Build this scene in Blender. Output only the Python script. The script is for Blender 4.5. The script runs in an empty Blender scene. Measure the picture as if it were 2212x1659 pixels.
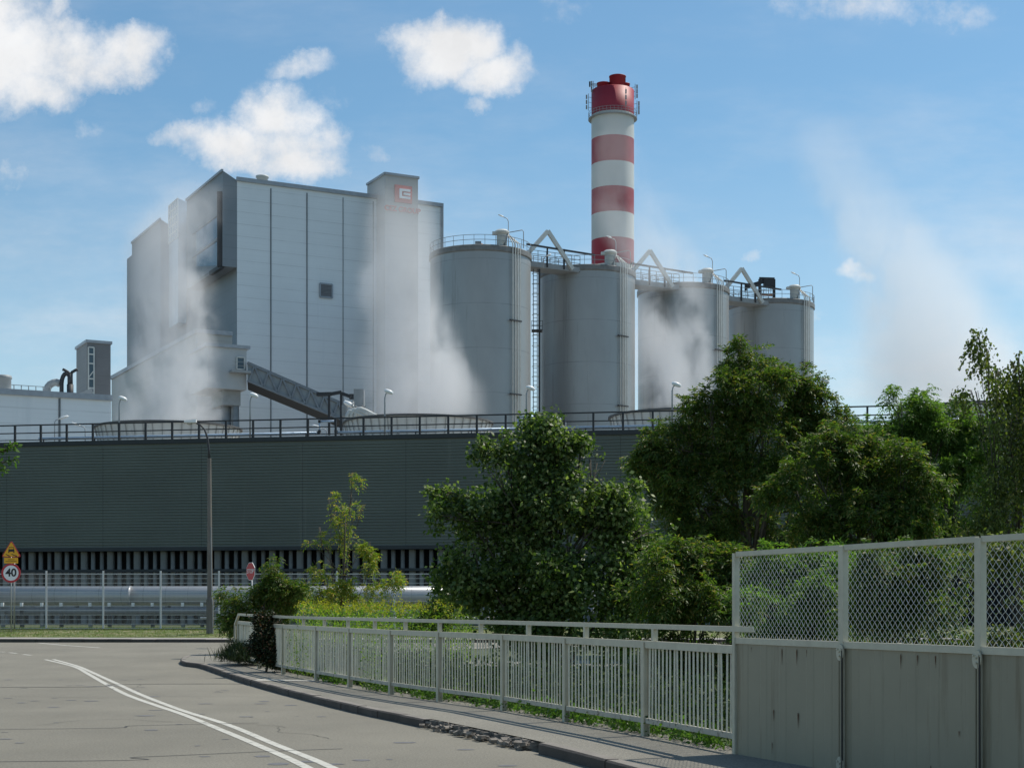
import bpy, math, random
import numpy as np
from mathutils import Vector, Matrix
R = math.radians
rng = np.random.default_rng(7)
random.seed(7)
sc = bpy.context.scene
COL = sc.collection

# ---------------------------------------------------------------- camera, sky, sun, exposure
EYE, FPX, HZ, CX0 = 1.62, 3400.0, 1310.0, 1106.0
cam = bpy.data.cameras.new('camera')
cam.sensor_width = 36.0
cam.lens = 36.0 * FPX / 2212.0
cam.shift_y = (HZ - 829.5) / 2212.0
cam.clip_start, cam.clip_end = 0.1, 20000
camo = bpy.data.objects.new('camera', cam)
camo.location = (0, 0, EYE)
camo.rotation_euler = (R(90), 0, 0)
COL.objects.link(camo)
sc.camera = camo

SUN_AZ = R(61.5)      # clockwise from +Y
SUN_EL = R(57)
sdir = Vector((math.sin(SUN_AZ) * math.cos(SUN_EL), math.cos(SUN_AZ) * math.cos(SUN_EL), math.sin(SUN_EL)))
sl = bpy.data.lights.new('sun', 'SUN')
sl.energy, sl.angle, sl.color = 4.6, R(0.5), (1.0, 0.94, 0.84)
so = bpy.data.objects.new('sun', sl)
so.rotation_euler = sdir.to_track_quat('Z', 'Y').to_euler()
so.location = (60, 40, 90)
COL.objects.link(so)

sc.view_settings.view_transform = 'Standard'
sc.view_settings.look = 'None'
sc.view_settings.exposure = 0.0
sc.view_settings.gamma = 1.0
sc.render.engine = 'CYCLES'
cy = sc.cycles
cy.max_bounces, cy.diffuse_bounces, cy.glossy_bounces = 6, 3, 2
cy.transmission_bounces, cy.transparent_max_bounces, cy.volume_bounces = 3, 12, 3
cy.volume_step_rate, cy.volume_max_steps = 0.4, 200
cy.use_denoising = True
cy.use_adaptive_sampling = True
cy.sample_clamp_indirect = 6

def uv_of(x, y):
    return ((x - CX0) / FPX, (HZ - y) / FPX)

def world():
    w = bpy.data.worlds.new('World')
    sc.world = w
    w.use_nodes = True
    nt = w.node_tree
    N, L = nt.nodes, nt.links
    N.clear()
    def mth(op, a=None, b=None, c=None):
        n = N.new('ShaderNodeMath'); n.operation = op
        for i, v in enumerate((a, b, c)):
            if v is None: continue
            if hasattr(v, 'is_linked'): L.new(v, n.inputs[i])
            else: n.inputs[i].default_value = v
        return n.outputs[0]
    out = N.new('ShaderNodeOutputWorld')
    bg = N.new('ShaderNodeBackground'); bg.inputs[1].default_value = 0.10
    L.new(bg.outputs[0], out.inputs[0])
    sky = N.new('ShaderNodeTexSky'); sky.sky_type = 'NISHITA'; sky.sun_disc = False
    sky.sun_elevation = SUN_EL; sky.sun_rotation = SUN_AZ
    sky.air_density, sky.dust_density, sky.ozone_density = 1.0, 0.6, 2.0
    tc = N.new('ShaderNodeTexCoord')
    sep = N.new('ShaderNodeSeparateXYZ'); L.new(tc.outputs['Generated'], sep.inputs[0])
    yy = mth('MAXIMUM', mth('ABSOLUTE', sep.outputs[1]), 0.05)
    u = mth('DIVIDE', sep.outputs[0], yy)
    v = mth('DIVIDE', sep.outputs[2], yy)
    comb = N.new('ShaderNodeCombineXYZ'); L.new(u, comb.inputs[0]); L.new(v, comb.inputs[1])
    P = comb.outputs[0]
    def noise(scale, detail, rough, vec=P, w_=0.0):
        n = N.new('ShaderNodeTexNoise'); n.noise_dimensions = '4D'
        n.inputs['Scale'].default_value = scale; n.inputs['Detail'].default_value = detail
        n.inputs['Roughness'].default_value = rough; n.inputs['W'].default_value = w_
        L.new(vec, n.inputs['Vector'])
        return n
    nz = noise(15, 10, .68)
    sub = N.new('ShaderNodeVectorMath'); sub.operation = 'SUBTRACT'
    L.new(nz.outputs['Color'], sub.inputs[0]); sub.inputs[1].default_value = (.5, .5, .5)
    scl = N.new('ShaderNodeVectorMath'); scl.operation = 'SCALE'; scl.inputs['Scale'].default_value = 0.045
    L.new(sub.outputs[0], scl.inputs[0])
    add = N.new('ShaderNodeVectorMath'); add.operation = 'ADD'
    L.new(P, add.inputs[0]); L.new(scl.outputs[0], add.inputs[1])
    W = add.outputs[0]
    # cumulus lobes: x, y, rx, ry in photo units turned into directions, then a weight
    blobs = [(20, 120, 150, 115, 1), (-60, 60, 170, 130, 1), (150, 110, 120, 75, .95), (270, 110, 95, 55, .9),
             (240, 140, 110, 50, .85), (55, 190, 85, 48, .9), (120, 30, 30, 40, .6), (370, 128, 24, 28, .55),
             (960, 110, 105, 72, 1), (905, 85, 70, 48, .8), (1060, 165, 100, 50, .95), (1010, 90, 80, 55, .85), (1120, 130, 40, 36, .6),
             (655, 148, 66, 28, .65), (605, 255, 95, 75, 1), (560, 320, 180, 62, 1), (640, 355, 120, 55, 1), (420, 300, 100, 30, .7),
             (600, 215, 60, 40, .8), (710, 215, 55, 30, .4),
             (1025, 232, 34, 18, .5), (350, 405, 55, 24, .35), (200, 270, 44, 30, .28), (45, 375, 75, 40, .36), (830, 315, 38, 24, .3),
             (440, 236, 30, 14, .3), (1205, 20, 50, 24, .3), (1850, 20, 160, 34, .42), (2040, 28, 100, 36, .42), (1750, 40, 34, 26, .35),
             (1835, 580, 34, 20, .6), (1862, 592, 30, 16, .5), (1622, 556, 34, 16, .5), (1775, 668, 56, 24, .45), (1905, 716, 34, 12, .3)]
    cur = None
    for (x, y, rx, ry, wt) in blobs:
        cu, cv = uv_of(x, y)
        s = N.new('ShaderNodeVectorMath'); s.operation = 'SUBTRACT'; L.new(W, s.inputs[0]); s.inputs[1].default_value = (cu, cv, 0)
        m = N.new('ShaderNodeVectorMath'); m.operation = 'MULTIPLY'; L.new(s.outputs[0], m.inputs[0])
        m.inputs[1].default_value = (FPX / rx / 1.12, FPX / ry / 1.12, 0)
        d = N.new('ShaderNodeVectorMath'); d.operation = 'DOT_PRODUCT'; L.new(m.outputs[0], d.inputs[0]); L.new(m.outputs[0], d.inputs[1])
        t = mth('SUBTRACT', 1.4, d.outputs['Value'])
        t = mth('MAXIMUM', t, 0.0)
        t = mth('MULTIPLY', t, wt)
        cur = t if cur is None else mth('MAXIMUM', cur, t)
    fb = noise(32, 9, .62, P, 3.1)
    f = mth('SUBTRACT', fb.outputs[0], 0.5)
    body = mth('ADD', cur, mth('MULTIPLY', f, 2.5))
    mr = N.new('ShaderNodeMapRange'); mr.interpolation_type = 'SMOOTHSTEP'
    L.new(body, mr.inputs['Value']); mr.inputs['From Min'].default_value = 0.08; mr.inputs['From Max'].default_value = 1.5
    edge = mth('MULTIPLY', mr.outputs[0], mth('GREATER_THAN', cur, 0.0005))
    # thin high veil
    mp = N.new('ShaderNodeMapping'); mp.inputs['Scale'].default_value = (1.0, 3.2, 1); L.new(P, mp.inputs[0])
    vn = noise(4.2, 7, .62, mp.outputs[0], 9.0)
    vr = N.new('ShaderNodeMapRange'); vr.interpolation_type = 'SMOOTHSTEP'
    L.new(vn.outputs[0], vr.inputs['Value']); vr.inputs['From Min'].default_value = 0.42; vr.inputs['From Max'].default_value = 0.78
    vr.inputs['To Max'].default_value = 0.55
    vh = N.new('ShaderNodeMapRange'); L.new(v, vh.inputs['Value']); vh.inputs['From Min'].default_value = .10; vh.inputs['From Max'].default_value = .34; vh.inputs['To Min'].default_value = 1.0; vh.inputs['To Max'].default_value = .35
    hz_ = N.new('ShaderNodeMapRange'); L.new(v, hz_.inputs['Value']); hz_.inputs['From Min'].default_value = .08; hz_.inputs['From Max'].default_value = .30; hz_.inputs['To Min'].default_value = .30; hz_.inputs['To Max'].default_value = .0
    alpha = mth('MAXIMUM', edge, mth('ADD', mth('MULTIPLY', vr.outputs[0], vh.outputs[0]), hz_.outputs[0]))
    # sky tint
    tint = N.new('ShaderNodeMix'); tint.data_type = 'RGBA'; tint.blend_type = 'MULTIPLY'; tint.inputs[0].default_value = 1
    L.new(sky.outputs[0], tint.inputs[6]); tint.inputs[7].default_value = SKY_TINT
    # cloud colour: a little greyer toward the thin undersides
    cn = noise(20, 6, .6, W, 5.0)
    cr = N.new('ShaderNodeMapRange'); L.new(cn.outputs[0], cr.inputs['Value'])
    cr.inputs['From Min'].default_value = .3; cr.inputs['From Max'].default_value = .7
    cr.inputs['To Min'].default_value = 7.9 * CLOUD; cr.inputs['To Max'].default_value = 9.6 * CLOUD
    cc = N.new('ShaderNodeVectorMath'); cc.operation = 'SCALE'; cc.inputs[0].default_value = (.975, .985, 1.0); L.new(cr.outputs[0], cc.inputs['Scale'])
    mix = N.new('ShaderNodeMix'); mix.data_type = 'RGBA'
    L.new(alpha, mix.inputs[0]); L.new(tint.outputs[2], mix.inputs[6]); L.new(cc.outputs[0], mix.inputs[7])
    L.new(mix.outputs[2], bg.inputs[0])
SKY_TINT = (0.97, 1.27, 1.28, 1)
CLOUD = 1.0
world()

# ---------------------------------------------------------------- helpers
def PX(x, y, D):
    return Vector(((x - CX0) * D / FPX, D, EYE - (y - HZ) * D / FPX))

def smooth(t):
    t = max(0.0, min(1.0, t)); return t * t * (3 - 2 * t)

def zroad(D):
    return 0.20 * smooth((D - 35) / 27.0)

class MB:
    def __init__(s): s.v = []; s.f = []; s.mi = []
    def add(s, vs, fs, m=0):
        o = len(s.v)
        s.v.extend([tuple(p) for p in vs]); s.f.extend([tuple(i + o for i in f) for f in fs]); s.mi.extend([m] * len(fs))
        return s
    def box(s, c, size, rz=0.0, m=0, M=None):
        hx, hy, hz = size[0] / 2, size[1] / 2, size[2] / 2
        vs = [Vector((a * hx, b * hy, d * hz)) for a in (-1, 1) for b in (-1, 1) for d in (-1, 1)]
        Rm = M if M is not None else Matrix.Rotation(rz, 3, 'Z')
        vs = [Rm @ p + Vector(c) for p in vs]
        return s.add(vs, [(0, 1, 3, 2), (4, 6, 7, 5), (0, 4, 5, 1), (2, 3, 7, 6), (0, 2, 6, 4), (1, 5, 7, 3)], m)
    def bar(s, a, b, w, h, m=0, up=(0, 0, 1)):
        a, b = Vector(a), Vector(b); d = b - a; L = d.length
        if L < 1e-6: return s
        d.normalize(); u = Vector(up)
        if abs(d.dot(u)) > .98: u = Vector((0, 1, 0))
        sx = d.cross(u).normalized(); uz = sx.cross(d)
        return s.box((a + b) / 2, (w, L, h), m=m, M=Matrix((sx, d, uz)).transposed())
    def tube(s, pts, r, n=8, m=0, caps=True):
        pts = [Vector(p) for p in pts]
        rs = r if isinstance(r, (list, tuple)) else [r] * len(pts)
        vs, fs = [], []
        pu = None
        for i, p in enumerate(pts):
            t = (pts[min(i + 1, len(pts) - 1)] - pts[max(i - 1, 0)]).normalized()
            if pu is None:
                pu = Vector((0, 0, 1)) if abs(t.z) < .9 else Vector((1, 0, 0))
            sx = t.cross(pu).normalized(); pu = sx.cross(t).normalized()
            for k in range(n):
                a = 2 * math.pi * k / n
                vs.append(p + (sx * math.cos(a) + pu * math.sin(a)) * rs[i])
        for i in range(len(pts) - 1):
            for k in range(n):
                k2 = (k + 1) % n
                fs.append((i * n + k, i * n + k2, (i + 1) * n + k2, (i + 1) * n + k))
        if caps:
            fs.append(tuple(range(n - 1, -1, -1))); fs.append(tuple((len(pts) - 1) * n + k for k in range(n)))
        return s.add(vs, fs, m)
    def lathe(s, c, prof, n=48, m=0, a0=0.0, a1=2 * math.pi):
        full = abs(a1 - a0 - 2 * math.pi) < 1e-6
        k_ = n if full else n + 1
        vs = [(c[0] + r * math.cos(a0 + (a1 - a0) * k / n), c[1] + r * math.sin(a0 + (a1 - a0) * k / n), c[2] + z) for (r, z) in prof for k in range(k_)]
        fs = []
        for i in range(len(prof) - 1):
            for k in range(n):
                k2 = (k + 1) % k_
                fs.append((i * k_ + k, i * k_ + k2, (i + 1) * k_ + k2, (i + 1) * k_ + k))
        return s.add(vs, fs, m)
    def prism(s, poly, z0, z1, m=0):
        n = len(poly)
        z1s = z1 if isinstance(z1, (list, tuple)) else [z1] * n
        vs = [(p[0], p[1], z0) for p in poly] + [(p[0], p[1], z1s[i]) for i, p in enumerate(poly)]
        fs = [(i, (i + 1) % n, n + (i + 1) % n, n + i) for i in range(n)] + [tuple(range(n - 1, -1, -1)), tuple(range(n, 2 * n))]
        return s.add(vs, fs, m)
    def quad(s, a, b, c, d, m=0): return s.add([a, b, c, d], [(0, 1, 2, 3)], m)
    def build(s, name, mat, parent=None, smooth_=False, loc=None):
        me = bpy.data.meshes.new(name)
        off = Vector((0, 0, 0))
        if parent is not None:
            q = parent
            while q is not None: off += q.location; q = q.parent
        if loc is not None and parent is None: off = Vector(loc)
        me.from_pydata([tuple(Vector(p) - off) for p in s.v], [], s.f)
        mats = mat if isinstance(mat, (list, tuple)) else [mat]
        for k in mats: me.materials.append(k)
        if len(mats) > 1: me.polygons.foreach_set('material_index', s.mi)
        if smooth_:
            me.polygons.foreach_set('use_smooth', [True] * len(me.polygons))
        me.update()
        o = bpy.data.objects.new(name, me); COL.objects.link(o)
        if parent is not None: o.parent = parent
        elif loc is not None: o.location = loc
        return o

def npmesh(name, V, F, mat, parent=None, smooth_=False):
    off = Vector((0, 0, 0)); q = parent
    while q is not None: off += q.location; q = q.parent
    V = V - np.array(off)
    me = bpy.data.meshes.new(name)
    nf, k = F.shape
    me.vertices.add(len(V)); me.vertices.foreach_set('co', V.astype(np.float32).ravel())
    me.loops.add(nf * k); me.loops.foreach_set('vertex_index', F.astype(np.int32).ravel())
    me.polygons.add(nf); me.polygons.foreach_set('loop_start', np.arange(0, nf * k, k, dtype=np.int32))
    if smooth_: me.polygons.foreach_set('use_smooth', np.ones(nf, dtype=bool))
    me.materials.append(mat)
    me.update(calc_edges=True)
    o = bpy.data.objects.new(name, me); COL.objects.link(o)
    if parent is not None: o.parent = parent
    return o

def tag(o, label=None, cat=None, group=None, kind=None):
    if label: o['label'] = label
    if cat: o['category'] = cat
    if group: o['group'] = group
    if kind: o['kind'] = kind
    return o

def thing(name, loc, label, cat, group=None):
    o = bpy.data.objects.new(name, None); COL.objects.link(o)
    o.location = loc; o.empty_display_size = .3
    return tag(o, label, cat, group)

def dup(root, loc, label, rz=None, scale=None):
    c = root.copy(); COL.objects.link(c); c.location = loc
    if rz is not None: c.rotation_euler = (0, 0, rz)
    if scale is not None: c.scale = scale
    c['label'] = label
    def rec(a, b):
        for ch in a.children:
            d = ch.copy(); COL.objects.link(d); d.parent = b; rec(ch, d)
    rec(root, c)
    return c

def finish_name(o, name): o.name = name

# ---------------------------------------------------------------- materials
MATS = {}
def mat(name, col, rough=.6, metal=0.0, var=.12, scale=1.5, stretch=(1, 1, 1), col2=None, thr=None, bump=0.0, bscale=30, spec=.5,
        lines=None, streak=None, speck=None):
    """col2/thr: second colour where a noise passes thr; lines: (axis, period, width, dark factor); streak: (colour, thr) vertical stains"""
    if name in MATS: return MATS[name]
    m = bpy.data.materials.new(name); m.use_nodes = True
    nt = m.node_tree; N, L = nt.nodes, nt.links
    b = N['Principled BSDF']
    b.inputs['Roughness'].default_value = rough; b.inputs['Metallic'].default_value = metal
    b.inputs['Specular IOR Level'].default_value = spec
    tc = N.new('ShaderNodeTexCoord')
    def noise(sc_, st=(1, 1, 1), det=5, ro=.6):
        mp = N.new('ShaderNodeMapping'); mp.inputs['Scale'].default_value = st; L.new(tc.outputs['Object'], mp.inputs[0])
        n = N.new('ShaderNodeTexNoise'); n.inputs['Scale'].default_value = sc_; n.inputs['Detail'].default_value = det
        n.inputs['Roughness'].default_value = ro; L.new(mp.outputs[0], n.inputs['Vector']); return n
    def mixc(fac, a, bb, mode='MIX'):
        x = N.new('ShaderNodeMix'); x.data_type = 'RGBA'; x.blend_type = mode
        if hasattr(fac, 'is_linked'): L.new(fac, x.inputs[0])
        else: x.inputs[0].default_value = fac
        for i, c in ((6, a), (7, bb)):
            if hasattr(c, 'is_linked'): L.new(c, x.inputs[i])
            else: x.inputs[i].default_value = (*c[:3], 1)
        return x.outputs[2]
    def mrange(src, a, bb, c, d):
        r = N.new('ShaderNodeMapRange'); L.new(src, r.inputs[0])
        for i, v in enumerate((a, bb, c, d)): r.inputs[i + 1].default_value = v
        return r.outputs[0]
    n1 = noise(scale, stretch)
    f = mrange(n1.outputs[0], .3, .7, 1 - var, 1 + var)
    vm = N.new('ShaderNodeVectorMath'); vm.operation = 'SCALE'; vm.inputs[0].default_value = col[:3]; L.new(f, vm.inputs['Scale'])
    c = vm.outputs[0]
    if col2 is not None:
        n2 = noise(scale * 2.3, stretch, 8, .68)
        c = mixc(mrange(n2.outputs[0], thr, thr + .08, 0, 1), c, col2)
    if speck is not None:
        n4 = noise(speck[0], (1, 1, 1), 2, .8); n5 = noise(speck[2], (1, .35, 1), 5, .6)
        f4 = N.new('ShaderNodeMath'); f4.operation = 'MULTIPLY'; L.new(mrange(n4.outputs[0], .3, .7, 1 - speck[1], 1 + speck[1]), f4.inputs[0]); L.new(mrange(n5.outputs[0], .3, .7, 1 - speck[3], 1 + speck[3]), f4.inputs[1])
        v4 = N.new('ShaderNodeVectorMath'); v4.operation = 'SCALE'; L.new(c, v4.inputs[0]); L.new(f4.outputs[0], v4.inputs['Scale']); c = v4.outputs[0]
    if streak is not None:
        n3 = noise(streak[2] if len(streak) > 2 else 3.0, (1, 1, .06), 6, .7)
        c = mixc(mrange(n3.outputs[0], streak[1], streak[1] + .12, 0, .75), c, streak[0])
    if lines is not None:
        for (ax, per, wd, dk) in lines:
            sp = N.new('ShaderNodeSeparateXYZ'); L.new(tc.outputs['Object'], sp.inputs[0])
            d = N.new('ShaderNodeMath'); d.operation = 'DIVIDE'; L.new(sp.outputs[ax], d.inputs[0]); d.inputs[1].default_value = per
            fr = N.new('ShaderNodeMath'); fr.operation = 'FRACT'; L.new(d.outputs[0], fr.inputs[0])
            lt = N.new('ShaderNodeMath'); lt.operation = 'LESS_THAN'; L.new(fr.outputs[0], lt.inputs[0]); lt.inputs[1].default_value = wd / per
            ml = N.new('ShaderNodeMath'); ml.operation = 'MULTIPLY'; L.new(lt.outputs[0], ml.inputs[0])
            nn = noise(.35, (1, 1, 6), 3); L.new(mrange(nn.outputs[0], .35, .6, .25, 1), ml.inputs[1])
            c = mixc(ml.outputs[0], c, tuple(x * dk for x in col[:3]))
    L.new(c, b.inputs['Base Color'])
    if bump:
        nb = noise(bscale, (1, 1, 1), 6, .7)
        bp = N.new('ShaderNodeBump'); bp.inputs['Strength'].default_value = bump; bp.inputs['Distance'].default_value = .02
        L.new(nb.outputs[0], bp.inputs['Height']); L.new(bp.outputs[0], b.inputs['Normal'])
    MATS[name] = m
    return m

def leafmat(name, c1, c2, c3=None, trans=.35, rough=.42, thr=.9):
    m = bpy.data.materials.new(name); m.use_nodes = True
    nt = m.node_tree; N, L = nt.nodes, nt.links
    b = N['Principled BSDF']; b.inputs['Roughness'].default_value = rough
    b.inputs['Specular IOR Level'].default_value = .32
    g = N.new('ShaderNodeNewGeometry')
    cr = N.new('ShaderNodeValToRGB')
    cr.color_ramp.elements[0].color = (*c1, 1); cr.color_ramp.elements[1].color = (*c2, 1)
    cr.color_ramp.elements[1].position = .8
    if c3:
        e = cr.color_ramp.elements.new(thr); e.color = (*c3, 1)
    L.new(g.outputs['Random Per Island'], cr.inputs[0])
    L.new(cr.outputs[0], b.inputs['Base Color'])
    tr = N.new('ShaderNodeBsdfTranslucent')
    sc_ = N.new('ShaderNodeMix'); sc_.data_type = 'RGBA'; sc_.blend_type = 'MULTIPLY'; sc_.inputs[0].default_value = 1
    L.new(cr.outputs[0], sc_.inputs[6]); sc_.inputs[7].default_value = (1.5, 1.9, .7, 1)
    L.new(sc_.outputs[2], tr.inputs[0])
    mx = N.new('ShaderNodeMixShader'); mx.inputs[0].default_value = trans
    L.new(b.outputs[0], mx.inputs[1]); L.new(tr.outputs[0], mx.inputs[2])
    L.new(mx.outputs[0], N['Material Output'].inputs[0])
    return m

M_ASPH = mat('asphalt', (.192, .178, .142), .92, var=.10, scale=.35, col2=(.13, .127, .12), thr=.66, bump=.5, bscale=120, speck=(38, .30, .22, .13))
M_ASPH2 = mat('pavement_asphalt', (.205, .192, .16), .93, var=.12, scale=.6, bump=.6, bscale=90, speck=(45, .35, .5, .12))
M_PAVE = mat('paving_blocks', (.33, .31, .285), .9, var=.12, scale=1.2, lines=[(0, .4, .03, .6), (1, .6, .04, .6)])
M_KERBSHADE = mat('kerb_concrete_shaded', (.085, .072, .062), .95, var=.25, scale=2, bump=.8, bscale=40)  # darkened so the shade on the kerb sides is in the colour
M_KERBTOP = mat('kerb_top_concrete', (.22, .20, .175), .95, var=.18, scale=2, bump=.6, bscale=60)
M_RUBBLE = mat('broken_concrete', (.19, .17, .145), .95, var=.45, scale=9, bump=1, bscale=30)
M_SLAB = mat('pale_concrete_slab', (.42, .40, .35), .9, var=.12, scale=3, bump=.3)
M_PAINT = mat('road_paint', (.47, .455, .40), .8, var=.12, scale=4, col2=(.25, .24, .21), thr=.555)
M_TAR = mat('tar_seam', (.035, .034, .033), .7, var=.2)
M_SOIL = mat('dry_soil_verge', (.20, .18, .095), .95, var=.3, scale=1.0, col2=(.09, .13, .03), thr=.44, bump=.5)
M_GROUND = mat('ground_earth', (.06, .075, .028), .95, var=.4, scale=.7, col2=(.12, .10, .06), thr=.6)
M_RAIL = mat('railing_paint', (.50, .47, .365), .5, var=.10, scale=6, col2=(.18, .10, .05), thr=.72, bump=.1)
M_BALUSTER = mat('baluster_paint_sunlit', (.64, .61, .50), .5, var=.12, scale=6)  # railing paint made lighter, sunlight on the bars put into the colour
M_RAILBOT = mat('rusty_rail_paint', (.42, .40, .33), .6, var=.15, scale=5, col2=(.10, .065, .04), thr=.56, bump=.2)
M_SHEET = mat('screen_sheet_paint', (.275, .25, .18), .5, var=.08, scale=1.2, col2=(.12, .06, .03), thr=.675, streak=((.17, .135, .085), .575, 6))
M_WIRE = mat('galvanised_wire', (.62, .63, .60), .35, metal=.25, var=.05)
M_FENCE = mat('white_fence_steel', (.55, .56, .55), .4, var=.05)
M_CLAD = mat('dark_green_cladding', (.118, .135, .115), .45, var=.14, scale=.18, stretch=(1, 1, 2), metal=.0, streak=((.17, .18, .155), .59, 1.6))
M_CLADCAP = mat('dark_cap', (.03, .034, .036), .6)
M_DARKSTEEL = mat('dark_steel', (.03, .031, .034), .6)
M_CONC = mat('column_concrete', (.20, .20, .19), .85, var=.18, scale=1.4, streak=((.12, .12, .12), .6, 2))
M_VOID = mat('dark_interior', (.006, .006, .007), .9)  # near-black colour stands in for the unlit void behind the columns
M_DECK = mat('deck_concrete', (.22, .22, .21), .9)
M_FRP = mat('stack_shell', (.70, .67, .62), .6, var=.10, scale=.7, streak=((.36, .33, .31), .6, 1.5))
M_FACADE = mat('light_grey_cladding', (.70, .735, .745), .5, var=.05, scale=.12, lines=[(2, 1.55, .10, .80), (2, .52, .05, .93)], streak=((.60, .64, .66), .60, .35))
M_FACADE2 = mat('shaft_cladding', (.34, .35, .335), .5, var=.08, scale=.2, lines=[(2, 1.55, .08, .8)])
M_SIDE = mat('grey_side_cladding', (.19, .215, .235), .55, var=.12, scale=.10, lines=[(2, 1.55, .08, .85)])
M_SEAM = mat('panel_seam', (.13, .145, .155), .6, var=.3, scale=.6)
M_TRIM = mat('roof_trim', (.30, .33, .36), .45)
M_GLASSDK = mat('dark_glazing', (.05, .085, .11), .15, var=.2, scale=.3)
M_LOUVRE = mat('louvre_grey', (.16, .16, .165), .5, lines=[(2, .18, .09, .5)])
M_SILO = mat('silo_steel', (.315, .327, .328), .38, metal=.25, var=.16, scale=.12, stretch=(1, 1, .5), streak=((.22, .22, .21), .57, 1.1), lines=[(2, 5.1, .08, .72)])
M_SILORIM = mat('silo_rim_steel', (.17, .17, .165), .6, var=.2, scale=2)
M_GREYSTEEL2 = mat('downpipe_steel', (.56, .56, .53), .45, metal=.1)
M_RUST = mat('rust', (.10, .045, .018), .9, var=.4, scale=20)
M_PALE = mat('pale_grey_steel', (.52, .53, .50), .5, var=.08)
M_GREYSTEEL = mat('grey_steel', (.26, .275, .28), .55, var=.1)
M_RED = mat('chimney_red', (.30, .018, .032), .55, var=.14, scale=.15, streak=((.18, .018, .024), .62, .6))
M_WHITE = mat('chimney_white', (.50, .515, .49), .55, var=.06, scale=.12, streak=((.50, .51, .50), .62, .5))
M_ORANGE = mat('rusty_orange_pipe', (.42, .20, .12), .6)
M_LOGORED = mat('sign_red_veiled', (.50, .10, .08), .45, var=.04)  # red paled to carry the veil of steam in front of the logo
M_LOGOWHITE = mat('sign_white', (.82, .83, .83), .4, var=.03)
M_TRUSS = mat('conveyor_panel', (.24, .275, .295), .55, var=.07, scale=.3)
M_TRUSSBAR = mat('conveyor_bars', (.16, .185, .21), .5)
M_UNDER = mat('conveyor_underside', (.032, .034, .037), .8)
M_PIPE = mat('silver_insulated_pipe', (.38, .38, .385), .34, metal=.2, var=.06, scale=.4, lines=[(0, 1.05, .03, .55)])
M_BLUEPIPE = mat('pale_blue_pipe', (.40, .52, .66), .35, metal=.2)
M_LAMP = mat('lamp_housing', (.82, .83, .82), .35, var=.03)
M_POLE = mat('lamp_pole_steel', (.34, .36, .38), .45)
M_CPOLE = mat('concrete_pole', (.16, .145, .125), .9, var=.25, scale=3, stretch=(1, 1, .3), bump=.4)
M_BARK = mat('bark', (.09, .075, .055), .9, var=.4, scale=6, stretch=(1, 1, .3), bump=.8, bscale=20)
M_YEL = mat('sign_yellow', (.80, .40, .012), .5, var=.04)
M_SIGNRED = mat('road_sign_red', (.50, .03, .035), .45, var=.05)
M_SIGNWHITE = mat('road_sign_white', (.78, .78, .76), .45, var=.04)
M_BLACK = mat('sign_black', (.012, .012, .013), .5)
M_SIGNBACK = mat('galvanised_sign_steel', (.42, .42, .41), .45, metal=.4)
L_MAPLE = leafmat('maple_leaves', (.030, .060, .014), (.125, .17, .045), (.27, .30, .12), .38, .48)
L_ASH = leafmat('ash_leaves', (.038, .074, .013), (.115, .165, .034), (.21, .17, .05), .40, .52)
L_ASH2 = leafmat('bright_ash_leaves', (.050, .10, .018), (.14, .22, .045), (.19, .23, .06), .46, .55)
L_ELDER = leafmat('yellowing_leaves', (.10, .15, .025), (.22, .25, .04), (.45, .30, .06), .48, .5, .9)
L_BIRCH = leafmat('birch_leaves', (.042, .062, .015), (.12, .14, .035), (.2, .19, .07), .42, .5)
L_IVY = leafmat('creeper_leaves', (.010, .018, .006), (.026, .040, .012), (.11, .045, .02), .2, .6, .965)
L_GOLD = leafmat('goldenrod_leaves', (.080, .15, .02), (.17, .25, .035), (.25, .28, .04), .45, .6)
L_GOLDTOP = leafmat('goldenrod_flowers', (.24, .23, .025), (.42, .36, .04), None, .35, .7)
L_GRASS = leafmat('grass_blades', (.075, .11, .022), (.15, .18, .04), (.28, .24, .12), .35, .7, .86)
L_WEED = leafmat('weed_leaves', (.035, .085, .012), (.10, .17, .03), None, .35, .45)

# ---------------------------------------------------------------- ground, roads, kerbs
def interp(x, xs, ys): return float(np.interp(x, xs, ys))
# near kerb: front (road) edge of its top, from photo points
def GK(x, y, z=.12):
    D = (EYE - z) * FPX / (y - HZ); return ((x - CX0) * D / FPX, D)
kpts = [(4.2, 6.0), (2.6, 10.0)] + [GK(*p) for p in ((1345, 1650), (1145, 1600), (905, 1550), (750, 1519), (549, 1470), (440, 1437))]
kpts += [(-8.75, 42.0), (-9.35, 44.5), (-9.5, 47.5), (-9.0, 50.2), (-7.0, 52.2), (0, 53.2), (30, 54.5), (90, 56)]
def catmull(P, n=10):
    P = [Vector(p) for p in P]; out = []
    for i in range(len(P) - 1):
        p0, p1, p2, p3 = P[max(i - 1, 0)], P[i], P[i + 1], P[min(i + 2, len(P) - 1)]
        for k in range(n):
            t = k / n
            out.append(.5 * ((2 * p1) + (p2 - p0) * t + (2 * p0 - 5 * p1 + 4 * p2 - p3) * t * t + (3 * p1 - p0 - 3 * p2 + p3) * t ** 3))
    out.append(P[-1]); return out
kcurve = catmull([(p[0], p[1], 0) for p in kpts], 12)

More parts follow.
